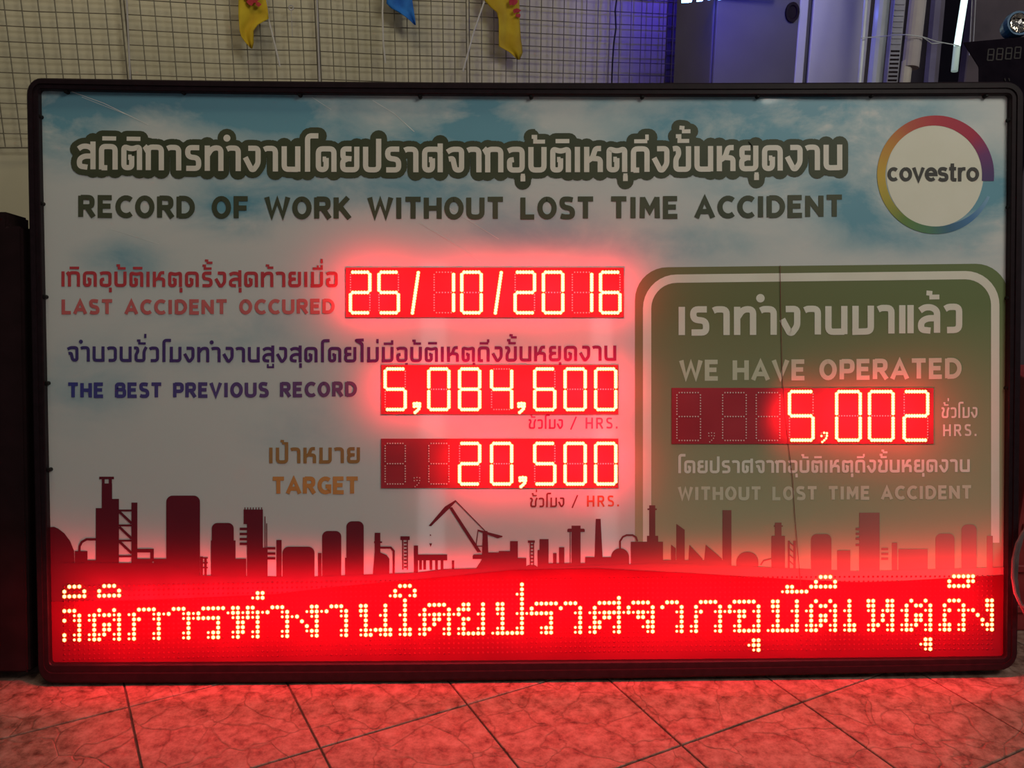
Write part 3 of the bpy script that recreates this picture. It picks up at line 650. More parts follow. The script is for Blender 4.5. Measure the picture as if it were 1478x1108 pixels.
obj('skyline_print', sk, M['skyline'], board)
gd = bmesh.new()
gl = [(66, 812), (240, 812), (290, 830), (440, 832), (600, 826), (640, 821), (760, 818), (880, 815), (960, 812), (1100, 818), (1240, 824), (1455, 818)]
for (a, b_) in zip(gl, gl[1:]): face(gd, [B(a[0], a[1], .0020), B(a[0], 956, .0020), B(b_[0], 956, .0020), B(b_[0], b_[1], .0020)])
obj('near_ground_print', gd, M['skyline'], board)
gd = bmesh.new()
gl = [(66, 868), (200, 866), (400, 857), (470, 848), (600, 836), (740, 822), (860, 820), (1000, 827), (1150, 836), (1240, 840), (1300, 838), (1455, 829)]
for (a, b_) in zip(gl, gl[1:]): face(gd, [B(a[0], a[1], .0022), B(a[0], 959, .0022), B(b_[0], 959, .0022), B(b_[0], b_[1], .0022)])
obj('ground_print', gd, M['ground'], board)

# lettering
def line(name, ms, specs):
    if name == 'heading_outline':                # one continuous printed band
        bm = bmesh.new()
        for s in specs: lettering(bm, *s[0], **s[1])
        return obj(name, bm, ms, board)
    root = empty(name); root.parent = board
    for s in specs: lettering(None, *s[0], parent=root, ms=ms, **s[1])
    return root
TH = "สถิติการทำงานโดยปราศจากอุบัติเหตุถึงขั้นหยุดงาน"
line('heading_outline', M['outline'], [((TH, 111, 1216, (243.9, 248.6, 245.0), 36.5, 7.6, .0010), dict(extra=17, gap=.13))])
line('heading_lettering', M['white'], [((TH, 111, 1216, (243.9, 248.6, 245.0), 36.5, 7.6, .0016), dict(gap=.13))])
line('title_lettering', M['title'], [(("RECORD OF WORK WITHOUT LOST TIME ACCIDENT", 113, 1216, (312.8, 315.6, 312.4), 30.6, 7.4, .0012), dict(gap=.11, space=.58))])
line('accident_lettering_thai', M['red_thai'], [(("เกิดอุบัติเหตุครั้งสุดท้ายเมื่อ", 88, 488, (413.4, 414, 414), 22, 4.6, .0012), dict(gap=.13))])
line('accident_lettering', M['red_latin'], [(("LAST ACCIDENT OCCURED", 89, 483, (452.6, 453, 452), 20.5, 5.0, .0012), dict(gap=.14, space=.6))])
line('record_lettering_thai', M['purple_thai'], [(("จำนวนชั่วโมงทำงานสูงสุดโดยไม่มีอุบัติเหตุถึงขั้นหยุดงาน", 97, 890, (521.4, 522.6, 520.4), 22, 4.4, .0012), dict(gap=.13))])
line('record_lettering', M['purple_latin'], [(("THE BEST PREVIOUS RECORD", 98, 515, (573.2, 573, 571.6), 20.7, 5.1, .0012), dict(gap=.14, space=.6))])
line('hours_lettering_thai', M['magenta'], [(("ชั่วโมง", 763, 813, (618.6, 618.8, 618.6), 14, 2.4, .0012), {}), (("/", 822, 833, (619, 619, 619), 17, 2.0, .0012), {})])
line('hours_lettering', M['pink'], [(("HRS.", 845, 892, (618.4, 618.4, 618.2), 16, 2.4, .0012), dict(gap=.25))])
line('target_hours_lettering_thai', M['maroon_text'], [(("ชั่วโมง", 765, 815, (731.8, 731.8, 731.4), 14, 2.4, .0012), {}), (("/", 824, 835, (732, 732, 732), 17, 2.0, .0012), {})])
line('target_hours_lettering', M['orange_red'], [(("HRS.", 847, 894, (731, 731, 730.6), 16, 2.6, .0012), dict(gap=.25))])
line('target_lettering_thai', M['brown'], [(("เป้าหมาย", 388, 520, (668.4, 668.4, 668), 22.7, 4.8, .0012), dict(gap=.14))])
line('target_lettering', M['orange'], [(("TARGET", 393, 517, (712.2, 712, 712), 23.5, 5.9, .0012), dict(gap=.11))])
line('operated_lettering_thai', M['cream_bright'], [(("เราทำงานมาแล้ว", 979, 1389, (483.4, 482.5, 479.4), 40.7, 9.2, .0012), dict(gap=.14))])
line('operated_lettering', M['cream'], [(("WE HAVE OPERATED", 981, 1388, (548.4, 547.6, 545.4), 28.4, 6.6, .0012), dict(gap=.12, space=.52)),
     (("WITHOUT LOST TIME ACCIDENT", 979, 1402, (721.4, 720.8, 719.4), 18.8, 4.6, .0012), dict(gap=.16, space=.66))])
line('operated_small_lettering', M['cream_bright'], [(("โดยปราศจากอุบัติเหตุถึงขั้นหยุดงาน", 978, 1400, (682.6, 682, 680.8), 18.2, 3.9, .0012), dict(gap=.13)),
     (("ชั่วโมง", 1359, 1411, (603, 603, 602.6), 15.5, 2.8, .0012), {}), (("HRS.", 1361, 1410, (629.4, 629, 629), 17, 2.8, .0012), dict(gap=.25))])

# round emblem: white disc, open ring of shifting colour, word across the middle
lc = (1350.5, 252.0); lr = (80.0, 81.5)
bm = bmesh.new(); bm.faces.new([bm.verts.new(B(lc[0] - 1 + 70 * math.cos(a * .0982), lc[1] + 75 * math.sin(a * .0982), .0008)) for a in range(64)]); obj('emblem_disc', bm, M['logo_disc'], board)
stops = [(0, (0.085, 0.045, 0.15)), (22, (0.16, 0.035, 0.15)), (45, (0.40, 0.02, 0.06)), (90, (0.47, 0.03, 0.05)), (120, (0.50, 0.09, 0.045)), (145, (0.56, 0.24, 0.04)), (180, (0.60, 0.38, 0.05)), (205, (0.45, 0.36, 0.05)), (235, (0.14, 0.24, 0.06)), (262, (0.10, 0.23, 0.12)), (285, (0.06, 0.15, 0.24)), (310, (0.08, 0.2, 0.40)), (336, (0.22, 0.40, 0.55))]
def ringcol(a):
    for (p, c), (q, d) in zip(stops, stops[1:]):
        if p <= a <= q: s = (a - p) / (q - p); return tuple(c[i] * (1 - s) + d[i] * s for i in range(3))
    return stops[-1][1]
bm = bmesh.new(); cl = bm.loops.layers.float_color.new('ring_colour'); prev = None
for a in list(range(-6, 341, 4)):
    r = math.radians(a); aa = max(a, 0)
    wi = 17.5 if a < 60 else (17.5 - (a - 60) / 120 * 5.5 if a < 180 else 12 - max(0, a - 290) / 50 * 8)
    xo, yo = 84.5, 85.5
    ws = wi if a < 90 else wi
    o_ = (lc[0] + xo * math.cos(r), lc[1] - yo * math.sin(r)); i_ = (lc[0] + (xo - ws) * math.cos(r), lc[1] - (yo - ws * (0.9)) * math.sin(r))
    if a == -6:
        y_ = lc[1] + 9; o_ = (o_[0], y_); i_ = (i_[0], y_)
    cur = (bm.verts.new(B(*o_, .0014)), bm.verts.new(B(*i_, .0014)), ringcol(aa))
    if prev:
        f = bm.faces.new([prev[0], cur[0], cur[1], prev[1]])
        for lp, c in zip(f.loops, (prev[2], cur[2], cur[2], prev[2])): lp[cl] = (*c, 1)
    prev = cur
rm = mat('print_ring', (1, 1, 1), 0.5); at_ = rm.node_tree.nodes.new('ShaderNodeVertexColor'); at_.layer_name = 'ring_colour'
rm.node_tree.links.new(at_.outputs[0], rm.node_tree.nodes['Principled BSDF'].inputs['Base Color'])
obj('emblem_ring', bm, rm, board)
line('emblem_lettering', M['logo_text'], [(("covestro", 1281, 1413.5, (261.5, 261.7, 261.5), 27, 4.9, .0020), dict(gap=.03))])
# fine pale lines lying on the sheet
palem = noisy(mat('scratch', (0.8, 0.8, 0.76), 0.4), (0.72, 0.72, 0.68), (0.82, 0.82, 0.78), 50)
for pts, t in ((((103, 132), (150, 149), (214, 180)), .9), (((118, 140), (190, 168)), .6), (((450, 140), (478, 158)), .6), (((538, 145), (568, 163), (598, 190)), .9), (((606, 322), (650, 348), (694, 378)), .8), (((648, 300), (720, 345)), .6), (((160, 330), (230, 352)), .5)):
    bm = bmesh.new(); ribbon(bm, pts, t, .0004); obj('scratch', bm, palem, board)
# thin dark line running down the green panel
bm = bmesh.new(); tube(bm, [B(x, y, .0035) for x, y in ((1126, 383), (1127, 450), (1129, 540), (1133, 600), (1144, 690), (1147, 740), (1152, 800), (1156, 846))], .0007, 5)
obj('hairline_wire', bm, M['maroon_text'], board)

# ------------------------------------------------------------------ LED displays
def dot(bm, x, y, r, off, mi, h=.0035):
    a = [bm.verts.new(B(x + r * math.cos(k * 1.0472 + .5), y + r * math.sin(k * 1.0472 + .5), off)) for k in range(6)]
    b = [bm.verts.new(B(x + r * .78 * math.cos(k * 1.0472 + .5), y + r * .78 * math.sin(k * 1.0472 + .5), off + h)) for k in range(6)]
    for k in range(6): bm.faces.new([a[(k + 1) % 6], a[k], b[k], b[(k + 1) % 6]]).material_index = 2 if mi == 0 and h > .003 else mi
    bm.faces.new(b[::-1]).material_index = mi
SEG = {'0': 'abcdef', '1': 'bc', '2': 'abged', '3': 'abgcd', '4': 'fgbc', '5': 'afgcd', '6': 'afgedc', '7': 'abc', '8': 'abcdefg', '9': 'abcdfg', ' ': ''}
lights = []
def digit(parent, ch, cx_, cy_, w_, h_, name='digit'):
    bm = bmesh.new(); hw, hh = w_ / 2, h_ / 2; k = 3.4; any_ = False
    segs = {'a': ((-hw + k, -hh), (hw - k, -hh)), 'g': ((-hw + k, 0), (hw - k, 0)), 'd': ((-hw + k, hh), (hw - k, hh)),
            'f': ((-hw, -hh + k), (-hw, -k)), 'b': ((hw, -hh + k), (hw, -k)), 'e': ((-hw, k), (-hw, hh - k)), 'c': ((hw, k), (hw, hh - k))}
    on = SEG.get(ch, '')
    for s, (p, q) in segs.items():
        L_ = math.hypot(q[0] - p[0], q[1] - p[1]); n = round(L_ / 3.9)
        for i in range(n + 1):
            x, y = p[0] + (q[0] - p[0]) * i / n, p[1] + (q[1] - p[1]) * i / n
            if s in on: dot(bm, cx_ + x, cy_ + y, 3.25, .0030, 0); any_ = True
            else: dot(bm, cx_ + x, cy_ + y, .0+1.15, .0030, 1, .002)
    obj(name, bm, [M['led_on'], M['led_off'], M['led_side']], parent)
    if on: lights.append((cx_, cy_, len(on) / 6))
def slash(parent, cx_, cy_, h_):
    bm = bmesh.new(); n = 14
    for i in range(n + 1):
        s = i / n - .5; dot(bm, cx_ - s * 8.5, cy_ + s * h_, 3.2, .0030, 0)
    obj('slash', bm, [M['led_on'], M['led_on'], M['led_side']], parent); lights.append((cx_, cy_, .5))
def comma(parent, cx_, cy_, on, part=False):
    bm = bmesh.new()
    P_ = [(0, 0), (4, -.6), (8, 0), (.2, 4), (4.2, 3.6), (8, 3.8), (6.8, 7.4), (4.2, 10.2), (1.4, 12.6)]
    for i, (x, y) in enumerate(P_):
        lit = on and not (part and i in (0, 4))
        dot(bm, cx_ - 4 + x, cy_ + y, 3.0 if lit and not part else (2.1 if lit else .95), .0030, 0 if lit else 1, .0035 if lit else .002)
    obj('comma', bm, [M['led_on'], M['led_off'], M['led_side']], parent)
def display(name, x0, x1, y0, y1, label=None):
    bm = bmesh.new()
    box8(bm, [B(x0, y1, .0006), B(x1, y1, .0006), B(x1, y0, .0006), B(x0, y0, .0006), B(x0, y1, .0030), B(x1, y1, .0030), B(x1, y0, .0030), B(x0, y0, .0030)])
    bmesh.ops.recalc_face_normals(bm, faces=bm.faces[:])
    o = obj(name, bm, M['window'], board)
    if label: o['label'] = label
    return o
S5 = 2.77
d1 = display('date_display', 498.8, 900.5, 386, 458, 'red display window lit with 25/10/2016')
for c, x in zip("25/10/2016", (519.8, 561, 599.5, 640.6, 680.5, 719.2, 757.5, 798.3, 840, 880.8)):
    if c == '/': slash(d1, x, 422.5, 58)
    else: digit(d1, c, x, 422, 28, 58.5)
d2 = display('best_record_display', 550, 892.5, 526.3, 597.8, 'red display window lit with 5,084,600')
for c, x in zip("5,084,600", (570.4, 601.7, 633.4, 677.8, 724, 752.6, 786.3, 830.2, 874.3)):
    if c == ',': comma(d2, x, 582.5, True)
    else: digit(d2, c, x, 561.6, 29, 58.5)
d3 = display('target_display', 550, 892.5, 632.8, 704.3, 'red display window lit with 20,500, its left places dark')
for c, x in zip(" . 20,500", (570.4, 601.7, 633.4, 677.8, 724, 754.5, 786.3, 830.2, 874.3)):
    if c in ',.': comma(d3, x, 689.5, c == ',')
    else: digit(d3, c, x, 669, 29, 58.5)
d4 = display('operated_display', 969.6, 1347.6, 559.6, 640.5, 'red display window lit with 5,002, its left places dark')
for c, x in zip(" .  5;002", (994, 1027, 1060, 1108.5, 1156.5, 1189.5, 1224.6, 1272, 1322)):
    if c in ';.': comma(d4, x, 625, c == ';', True)
    else: digit(d4, c, x, 600 + (1 if x < 1130 else 0), 34, 70 if c != ' ' else 69)

# moving-message strip: 192 x 16 LEDs
GL = [  # (rows of lit columns) start column of each glyph and its pattern: # full, o smaller
 (0, {-5: '.###', -4: '#...#', -3: '#####', 0: '###', 1: '..o#', 2: '#.o#', 3: '...#', 4: '...#', 5: '#.o#', 6: '#.o#'}),
 (5, {-5: '...###', -4: '..#...#', -3: '..#####', 0: '..#..#.', 1: 'o#o##o#', 2: 'o#...o#', 3: '.#.##.#', 4: '.#.##.#', 5: 'o#o#.o#', 6: 'o##..o#'}),
 (13, {0: '..####.', 1: 'o#...o#', 2: '.##..o#', 3: '.#....#', 4: '.#....#', 5: 'o#...o#', 6: 'o#...o#'}),
 (20, {0: '..###.', 1: 'o#..o#', 2: '....o#', 3: '.....#', 4: '.....#', 5: '....o#', 6: '....o#'}),
 (26, {0: '..#####', 1: 'o#.....', 2: 'o#####.', 3: '.....#.', 4: '.....#.', 5: '...o##.', 6: '...o##.'}),
 (33, {-3: '......##', -2: '.....o##', 0: '.##.##..', 1: 'o##o#o#o', 2: '.o#o#o#.', 3: '..##..#.', 4: '..##..#.', 5: '.o##.o#.', 6: '.o#..o#.'}),
 (41, {0: '.###.', 1: '#..o#', 2: '...o#o', 3: '....#', 4: '....#', 5: '...o#', 6: '...o#'}),
 (47, {0: '...##', 1: '..o##o', 2: '#..o#', 3: '.#..#', 4: '..#.#', 5: '..o##', 6: '...o#'}),
 (53, {0: '.###.', 1: '#..o#', 2: '...o#', 3: '....#', 4: '....#', 5: '...o#', 6: '...o#'}),
 (60, {0: '##...#', 1: '##...#', 2: 'o#..o#', 3: '.#...#', 4: '.#...#', 5: 'o#o####', 6: 'o##.o##'}),
 (66, {-4: '..###', -3: '.#...#', -2: 'o##.o#', -1: '...#', 0: '...#', 1: '...#', 2: '..o#', 3: '...#', 4: '...#', 5: '..o##', 6: '..o##'}),
 (72, {0: '..####.', 1: '.#....#', 2: 'o#o##o#o', 3: '.#.##.#', 4: '.#.#..#', 5: 'o##..o#', 6: 'o#...o#'}),
 (79, {0: '..##..#', 1: '.###..#', 2: '.#...o#', 3: '..##..#', 4: '..#...#', 5: '.o#..o#', 6: '.o#####'}),
 (87, {-4: '......#', -3: '......#', -2: '.....o#', -1: '......#', 0: '.##...#', 1: '.##...#', 2: '.o#..o#', 3: '..#...#', 4: '..#...#', 5: '.o#..o#', 6: 'o######'}),
 (94, {0: '..#####', 1: '.#.....', 2: 'o#####.', 3: '.....#.', 4: '.....#.', 5: '...o##.', 6: '...o##.'}),
 (101, {0: '.###.', 1: '#...#', 2: '...o#', 3: '....#', 4: '....#', 5: '...o#', 6: '...o#'}),
 (107, {-1: '......#', 0: '..#####', 1: '.#....#', 2: 'o#o####o', 3: '.#.##.#', 4: '.##...#', 5: 'o##..o#', 6: 'o#...o#'}),
 (115, {0: '.####.', 1: '#....#', 2: '#o##o#', 3: '..##.#', 4: '....##', 5: '...o##', 6: '....o#'}),
 (122, {0: '.###.', 1: '#...#', 2: '...o#', 3: '....#', 4: '....#', 5: '...o#', 6: '...o#'}),
 (128, {0: '..####.', 1: '.#....#', 2: '.o#..o#', 3: '.#....#', 4: '.#....#', 5: 'o#...o#', 6: 'o#...o#'}),
 (135, {0: '..#####.', 1: '.#.....#', 2: 'o#o##.o#', 3: '...##..#', 4: '...#...#', 5: '..o#..o#', 6: '..o#####', 8: '......##', 9: '.....o##', 10: '......o#'}),
 (144, {-3: '....##', -2: '...o#####', 0: '.##...#', 1: '.##...#', 2: '.o#..o#', 3: '..#...#', 4: '..#...#', 5: '.o#..o#', 6: 'o######'}),
 (152, {-5: '...###', -4: '..#...#', -3: '.######', 0: '..#..#.', 1: '.#.##.#', 2: 'o#...o#', 3: '.#.##.#', 4: '.#.##.#', 5: 'o#o#.o#', 6: 'o##..o#'}),
 (160, {0: '.#', 1: '.#', 2: 'o#', 3: '.#', 4: '.#', 5: 'o##', 6: 'o##'}),
 (165, {0: '##..##', 1: '##..##', 2: 'o#.o##', 3: '.#.#.#', 4: '.#.#.#', 5: 'o##.o#', 6: 'o#..o#'}),
 (172, {0: '..#..#.', 1: '.#.##.#', 2: 'o#...o#', 3: '.#.##.#', 4: '.#.##.#', 5: 'o#o#.o#', 6: 'o##..o#', 8: '.....##', 9: '....o##', 10: '.....o#'}),
 (180, {-5: '...#####', -4: '..#...##', -3: '..#####', 0: '..###.', 1: '.#...#', 2: '.o#.o#o', 3: '.#...#', 4: '.#...#', 5: 'o##.o#', 6: 'o##.o#'}),
 (187, {0: '...##', 1: '...##', 2: '#..o#', 3: '.#..#', 4: '..#.#', 5: '..o##', 6: '...o#'}),
]
def cell(c, r):
    s = c / 191.0
    return (92.9 + 7.189 * c - .00094 * c * c, 881.6 - 27.3 * s + 11.95 * s * s + 6.98 * r)
strip = bmesh.new()
pts_t = [(68, 868), (200, 866), (400, 857), (470, 848), (600, 836), (740, 822), (860, 820), (1000, 827), (1150, 836), (1240, 840), (1300, 838), (1455, 829)]; pts_b = [(x, 956.5 - 4.5 * max(0, (x - 750) / 700)) for x, y in pts_t]
for (a, b_), (c, d) in zip(zip(pts_t, pts_t[1:]), zip(pts_b, pts_b[1:])):
    box8(strip, [B(c[0], c[1] + 1, .0024), B(d[0], d[1] + 1, .0024), B(b_[0], b_[1], .0024), B(a[0], a[1], .0024), B(c[0], c[1] + 1, .0030), B(d[0], d[1] + 1, .0030), B(b_[0], b_[1], .0030), B(a[0], a[1], .0030)])
bmesh.ops.recalc_face_normals(strip, faces=strip.faces[:])
ticker = obj('message_strip', strip, M['strip'], board); ticker['label'] = 'long dark red LED strip lit with moving Thai text'
lit = {}
for c0, rows in GL:
    for r, s in rows.items():
        for i, ch in enumerate(s):
            if ch != '.': lit[(c0 + i, r)] = max(lit.get((c0 + i, r), 0), 2 if ch == '#' else 1)
done = set()
for c0, rows in GL:
    groups = []
    for r in sorted(rows):
        if groups and groups[-1][-1] == r - 1: groups[-1].append(r)
        else: groups.append([r])
    for gr in groups:
        bm = bmesh.new()
        for r in gr:
            for i, ch in enumerate(rows[r]):
                k = (c0 + i, r)
                if ch == '.' or k in done: continue
                done.add(k); x, y = cell(*k); dot(bm, x, y, 3.5 if lit[k] == 2 else 2.4, .0030, 0)
        obj('lit_letter' if len(gr) > 4 else 'lit_mark', bm, [M['led_on'], M['led_on'], M['led_side']], ticker)
bm = bmesh.new()
for c in range(192):
    for r in range(-5, 11):
        if (c, r) not in lit: x, y = cell(c, r); dot(bm, x, y, 1.5, .0030, 0, .0015)
o = obj('unlit_leds', bm, [M['led_dim']], ticker); o['kind'] = 'stuff'
# added red halo around the lit LEDs
RED = (1.0, 0.012, 0.035)
def glow(name, x, y, off, e):                    # added unseen spot aimed back at the board, imitating glare around the LEDs
    o = light(name, 'SPOT', B(x, y, off), RED, e, 0, B(x, y, 0)); o.data.spot_size = math.radians(156); o.data.spot_blend = 0.6
for (x, y, s) in lights: glow('led_digit_light', x, y, .066, 0.86 * s)
for k in range(26):
    x, y = cell(3.5 + k * 7.4, 1.9); glow('led_strip_light', x, y, .105, 1.8)
# and the light that leaves the front of the displays
for nm, x, y, sw, sh, e in (('strip_front_light', 762, 890, 2.25, .11, 7.5), ('date_front_light', 700, 422, .66, .11, 1.8), ('record_front_light', 722, 562, .56, .11, 1.8), ('target_front_light', 772, 669, .38, .11, 1.3), ('operated_front_light', 1240, 600, .36, .12, 1.2)):
    o = light(nm, 'AREA', B(x, y, .032), RED, e, sw, B(x, y, .032) + NB, sh)

# ------------------------------------------------------------------ things behind the board, right
def upright(bm, xa, xb, yref, Da, Db, z0, z1, thick, mi=0, yb_=None):
    a, b_ = at(xa, yref, Da), at(xb, yref, Db); a.z = b_.z = 0
    dv = (b_ - a); nb = Vector((dv.y, -dv.x, 0)).normalized()
    if nb.y > 0: nb = -nb
    boxd(bm, a + Vector((0, 0, z0)), dv, -nb * thick, (0, 0, z1 - z0), mi)
    return a, b_, nb
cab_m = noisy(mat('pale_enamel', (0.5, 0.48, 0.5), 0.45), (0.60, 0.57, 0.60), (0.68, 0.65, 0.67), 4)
cab_shaded = noisy(mat('pale_enamel_door', (0.2, 0.18, 0.2), 0.5), (0.12, 0.105, 0.12), (0.145, 0.13, 0.145), 4)  # darker copy of the enamel, the left door's shade mixed into its colour
cabt = empty('metal_cabinet', at(1100, 60, 3.35)); cabt.location.z = 0
tag(cabt, 'tall pale metal cabinet with a round dark lock, lit blue at the top', 'cabinet')
b_ = bmesh.new(); pa, pb_, nb = upright(b_, 1027, 1250, 60, 3.30, 3.42, 0.02, 2.3, .35); bevel(b_, .006, 2); obj('body', b_, cab_shaded, cabt)
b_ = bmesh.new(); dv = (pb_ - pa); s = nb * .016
boxd(b_, pa + s + dv * .01 + Vector((0, 0, .10)), dv * .585, -nb * .015, (0, 0, 2.15)); bevel(b_, .004, 2); dl = obj('door', b_, cab_shaded, cabt); dl['label'] = 'darker left door of the cabinet'
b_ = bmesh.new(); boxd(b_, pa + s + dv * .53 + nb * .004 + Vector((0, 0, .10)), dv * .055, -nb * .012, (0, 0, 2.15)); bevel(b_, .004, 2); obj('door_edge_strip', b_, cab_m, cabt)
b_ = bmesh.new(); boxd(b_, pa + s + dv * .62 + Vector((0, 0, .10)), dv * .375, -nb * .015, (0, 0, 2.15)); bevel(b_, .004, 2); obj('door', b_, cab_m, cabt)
b_ = bmesh.new(); c = at(1138, 19, 3.34); dn = pa + s + nb * .001; c = c - nb * ((c - dn).dot(nb))
ux = dv.normalized()
rg = [[b_.verts.new(c + nb * o_ + ux * r * .026 * math.cos(a * .3927) + Vector((0, 0, r * .034 * math.sin(a * .3927)))) for a in range(16)] for o_, r in ((-.002, 1), (.008, 1), (.008, .7), (.003, .6))]
for p, q in zip(rg, rg[1:]):
    for i in range(16): b_.faces.new([p[i], p[(i + 1) % 16], q[(i + 1) % 16], q[i]])
b_.faces.new(rg[-1]); bmesh.ops.recalc_face_normals(b_, faces=b_.faces[:])
obj('lock', b_, M['frame'], cabt); adopt(cabt)
# poles
def pole(name, label, cat, xt, xb, yb_, D, r, m, z0=None, seg=12):
    b_ = bmesh.new(); t = at(xt, 0, D); u = at(xb, yb_, D)
    d = (t - u).normalized(); top = t + d * .35
    tube(b_, [u if z0 is None else u - d * ((u.z - z0) / d.z), top], r, seg)
    return tag(centre(obj(name, b_, m)), label, cat)
pvc = noisy(mat('white_pvc', (0.6, 0.62, 0.66), 0.3), (0.55, 0.57, 0.62), (0.65, 0.67, 0.7), 10)
pole('slim_pole', 'slim pale pole beside the right edge of the pale cabinet', 'pole', 1250, 1242, 100, 3.05, .0068, pvc, z0=0.01)
pole('white_pipe', 'thick white plastic pipe standing right of the slim pole', 'pipe', 1274, 1263, 112, 3.1, .0235, pvc, z0=0.01)
b_ = bmesh.new(); pa2, pb2, nb2 = upright(b_, 1240, 1425, 60, 3.6, 3.75, 0.0, 2.3, .05); bevel(b_, .003, 1)
tag(centre(obj('dark_partition', b_, noisy(mat('dark_partition', (0.07, 0.055, 0.085), 0.6), (0.06, 0.05, 0.075), (0.085, 0.068, 0.10), 6))), 'dark partition behind the pipes and the lit tube', 'partition')
# slotted metal strip
st = empty('slotted_upright', at(1289, 100, 3.2)); st.location.z = 0; tag(st, 'slotted metal shelf upright, right of the white pipe', 'shelf upright')
slm = noisy(mat('grey_steel', (0.3, 0.28, 0.32), 0.4, 0.3), (0.28, 0.26, 0.3), (0.36, 0.34, 0.38), 20)
b_ = bmesh.new(); a, c, nb3 = upright(b_, 1281, 1298, 100, 3.2, 3.2, 0.0, 2.1, .03); bevel(b_, .002, 1); obj('post', b_, slm, st)
zt = at(1288, 74, 3.2).z; dv = c - a
for k in range(9):
    b_ = bmesh.new(); z = zt - k * .0135 - .004
    boxd(b_, a + nb3 * .001 + dv * .12 + Vector((0, 0, z)), dv * .76, -nb3 * .004, (0, 0, .0062)); obj('slot', b_, M['frame'], st)
zt = at(1288, 2, 3.2).z
for k in range(9):
    b_ = bmesh.new(); z = zt - k * .018
    boxd(b_, a + nb3 * .003 + dv * .1 + Vector((0, 0, z)), dv * .8, -nb3 * .003, (0, 0, .003)); obj('rib', b_, slm, st)
adopt(st)
# cardboard tube
tu = empty('cardboard_tube', at(1308, 150, 2.95)); tu.location.z = 0; tag(tu, 'wide pale cardboard tube standing tilted in front of the dark partition', 'tube')
b_ = bmesh.new(); u0 = at(1314, 98, 2.95); t0_ = at(1325, 0, 2.95); d = (t0_ - u0).normalized(); tube(b_, [u0, t0_ + d * .3], .0255, 16); obj('outer_sleeve', b_, noisy(mat('pale_card', (0.42, 0.37, 0.38), 0.8), (0.38, 0.33, 0.35), (0.45, 0.4, 0.41), 12), tu)
b_ = bmesh.new(); e0 = at(1308.5, 98, 2.95); tube(b_, [e0 - d * (e0.z / d.z), e0 + d * .02], .0165, 12); obj('inner_tube', b_, noisy(mat('pale_card_inner', (0.5, 0.44, 0.42), 0.8), (0.45, 0.4, 0.38), (0.55, 0.5, 0.46), 12), tu); adopt(tu)
pole('grey_post', 'dim flat grey post between the cardboard tube and the lit tube', 'post', 1354, 1344, 112, 3.45, .026, noisy(mat('dim_grey_post', (0.16, 0.14, 0.2), 0.5), (0.14, 0.12, 0.17), (0.18, 0.16, 0.22), 12), z0=0.01, seg=8)
# lit fluorescent tube
fl = empty('fluorescent_tube', at(1382, 103, 3.0)); tag(fl, 'lit white fluorescent tube hanging upright left of the black display box', 'lamp')
b_ = bmesh.new(); u0 = at(1381.5, 66, 3.0); t0_ = at(1392, 0, 3.0); d = (t0_ - u0).normalized(); tube(b_, [u0, t0_ + d * .3], .0105, 12)
obj('lit_tube', b_, mat('tube_glow', (0.8, 0.9, 0.9), 0.4, emit=(0.68, 0.9, 0.88), es=1.25), fl)
b_ = bmesh.new(); u1 = at(1377.5, 103, 3.0); tube(b_, [u1, u0 - d * .003], .0105, 12); o = obj('lower_sleeve', b_, mat('dim_tube', (0.5, 0.58, 0.54), 0.4, emit=(0.4, 0.55, 0.5), es=.38), fl); o['label'] = 'dimmer lower end of the tube'
b_ = bmesh.new(); tube(b_, [t0_ + d * .3, t0_ + d * .34], .012, 12); obj('end_cap', b_, slm, fl)
b_ = bmesh.new(); tube(b_, [t0_ + d * .33, t0_ + d * .36 + Vector((0, .5, .1))], .003, 6); obj('hanger', b_, slm, fl); adopt(fl)
# string
b_ = bmesh.new(); tube(b_, [at(*p) for p in ((1243, 55, 3.03), (1254, 54, 3.035), (1270, 53, 3.07), (1290, 50.5, 3.0), (1308, 50, 2.915), (1331, 53, 2.915), (1352, 60, 2.96), (1384, 66, 2.985))], .0016, 6)
tube(b_, [at(*p) for p in ((1331, 53, 2.915), (1345, 63, 2.95), (1362, 62, 2.98))], .0016, 6)
tag(centre(obj('tie_string', b_, pvc)), 'pale string tied across the poles and the cardboard tube', 'string')
# cloth-covered wall patch far right
b_ = bmesh.new(); pa4, pb4, nb4 = upright(b_, 1399, 1560, 60, 3.4, 3.5, 0.0, 2.3, .04); bevel(b_, .004, 1)
tag(centre(obj('mottled_backdrop', b_, noisy(mat('grey_purple_panel', (0.10, 0.08, 0.10), 0.7), (0.075, 0.06, 0.075), (0.13, 0.10, 0.12), 5))), 'mottled grey panel behind the black display box', 'panel')
for i, x in enumerate((1403, 1408)):
    pole('thin_cable', 'thin cable hanging right of the lit tube, ' + ('nearer the tube' if i == 0 else 'farther from the tube'), 'cable', x, x - 4, 80, 3.2, .002, slm)
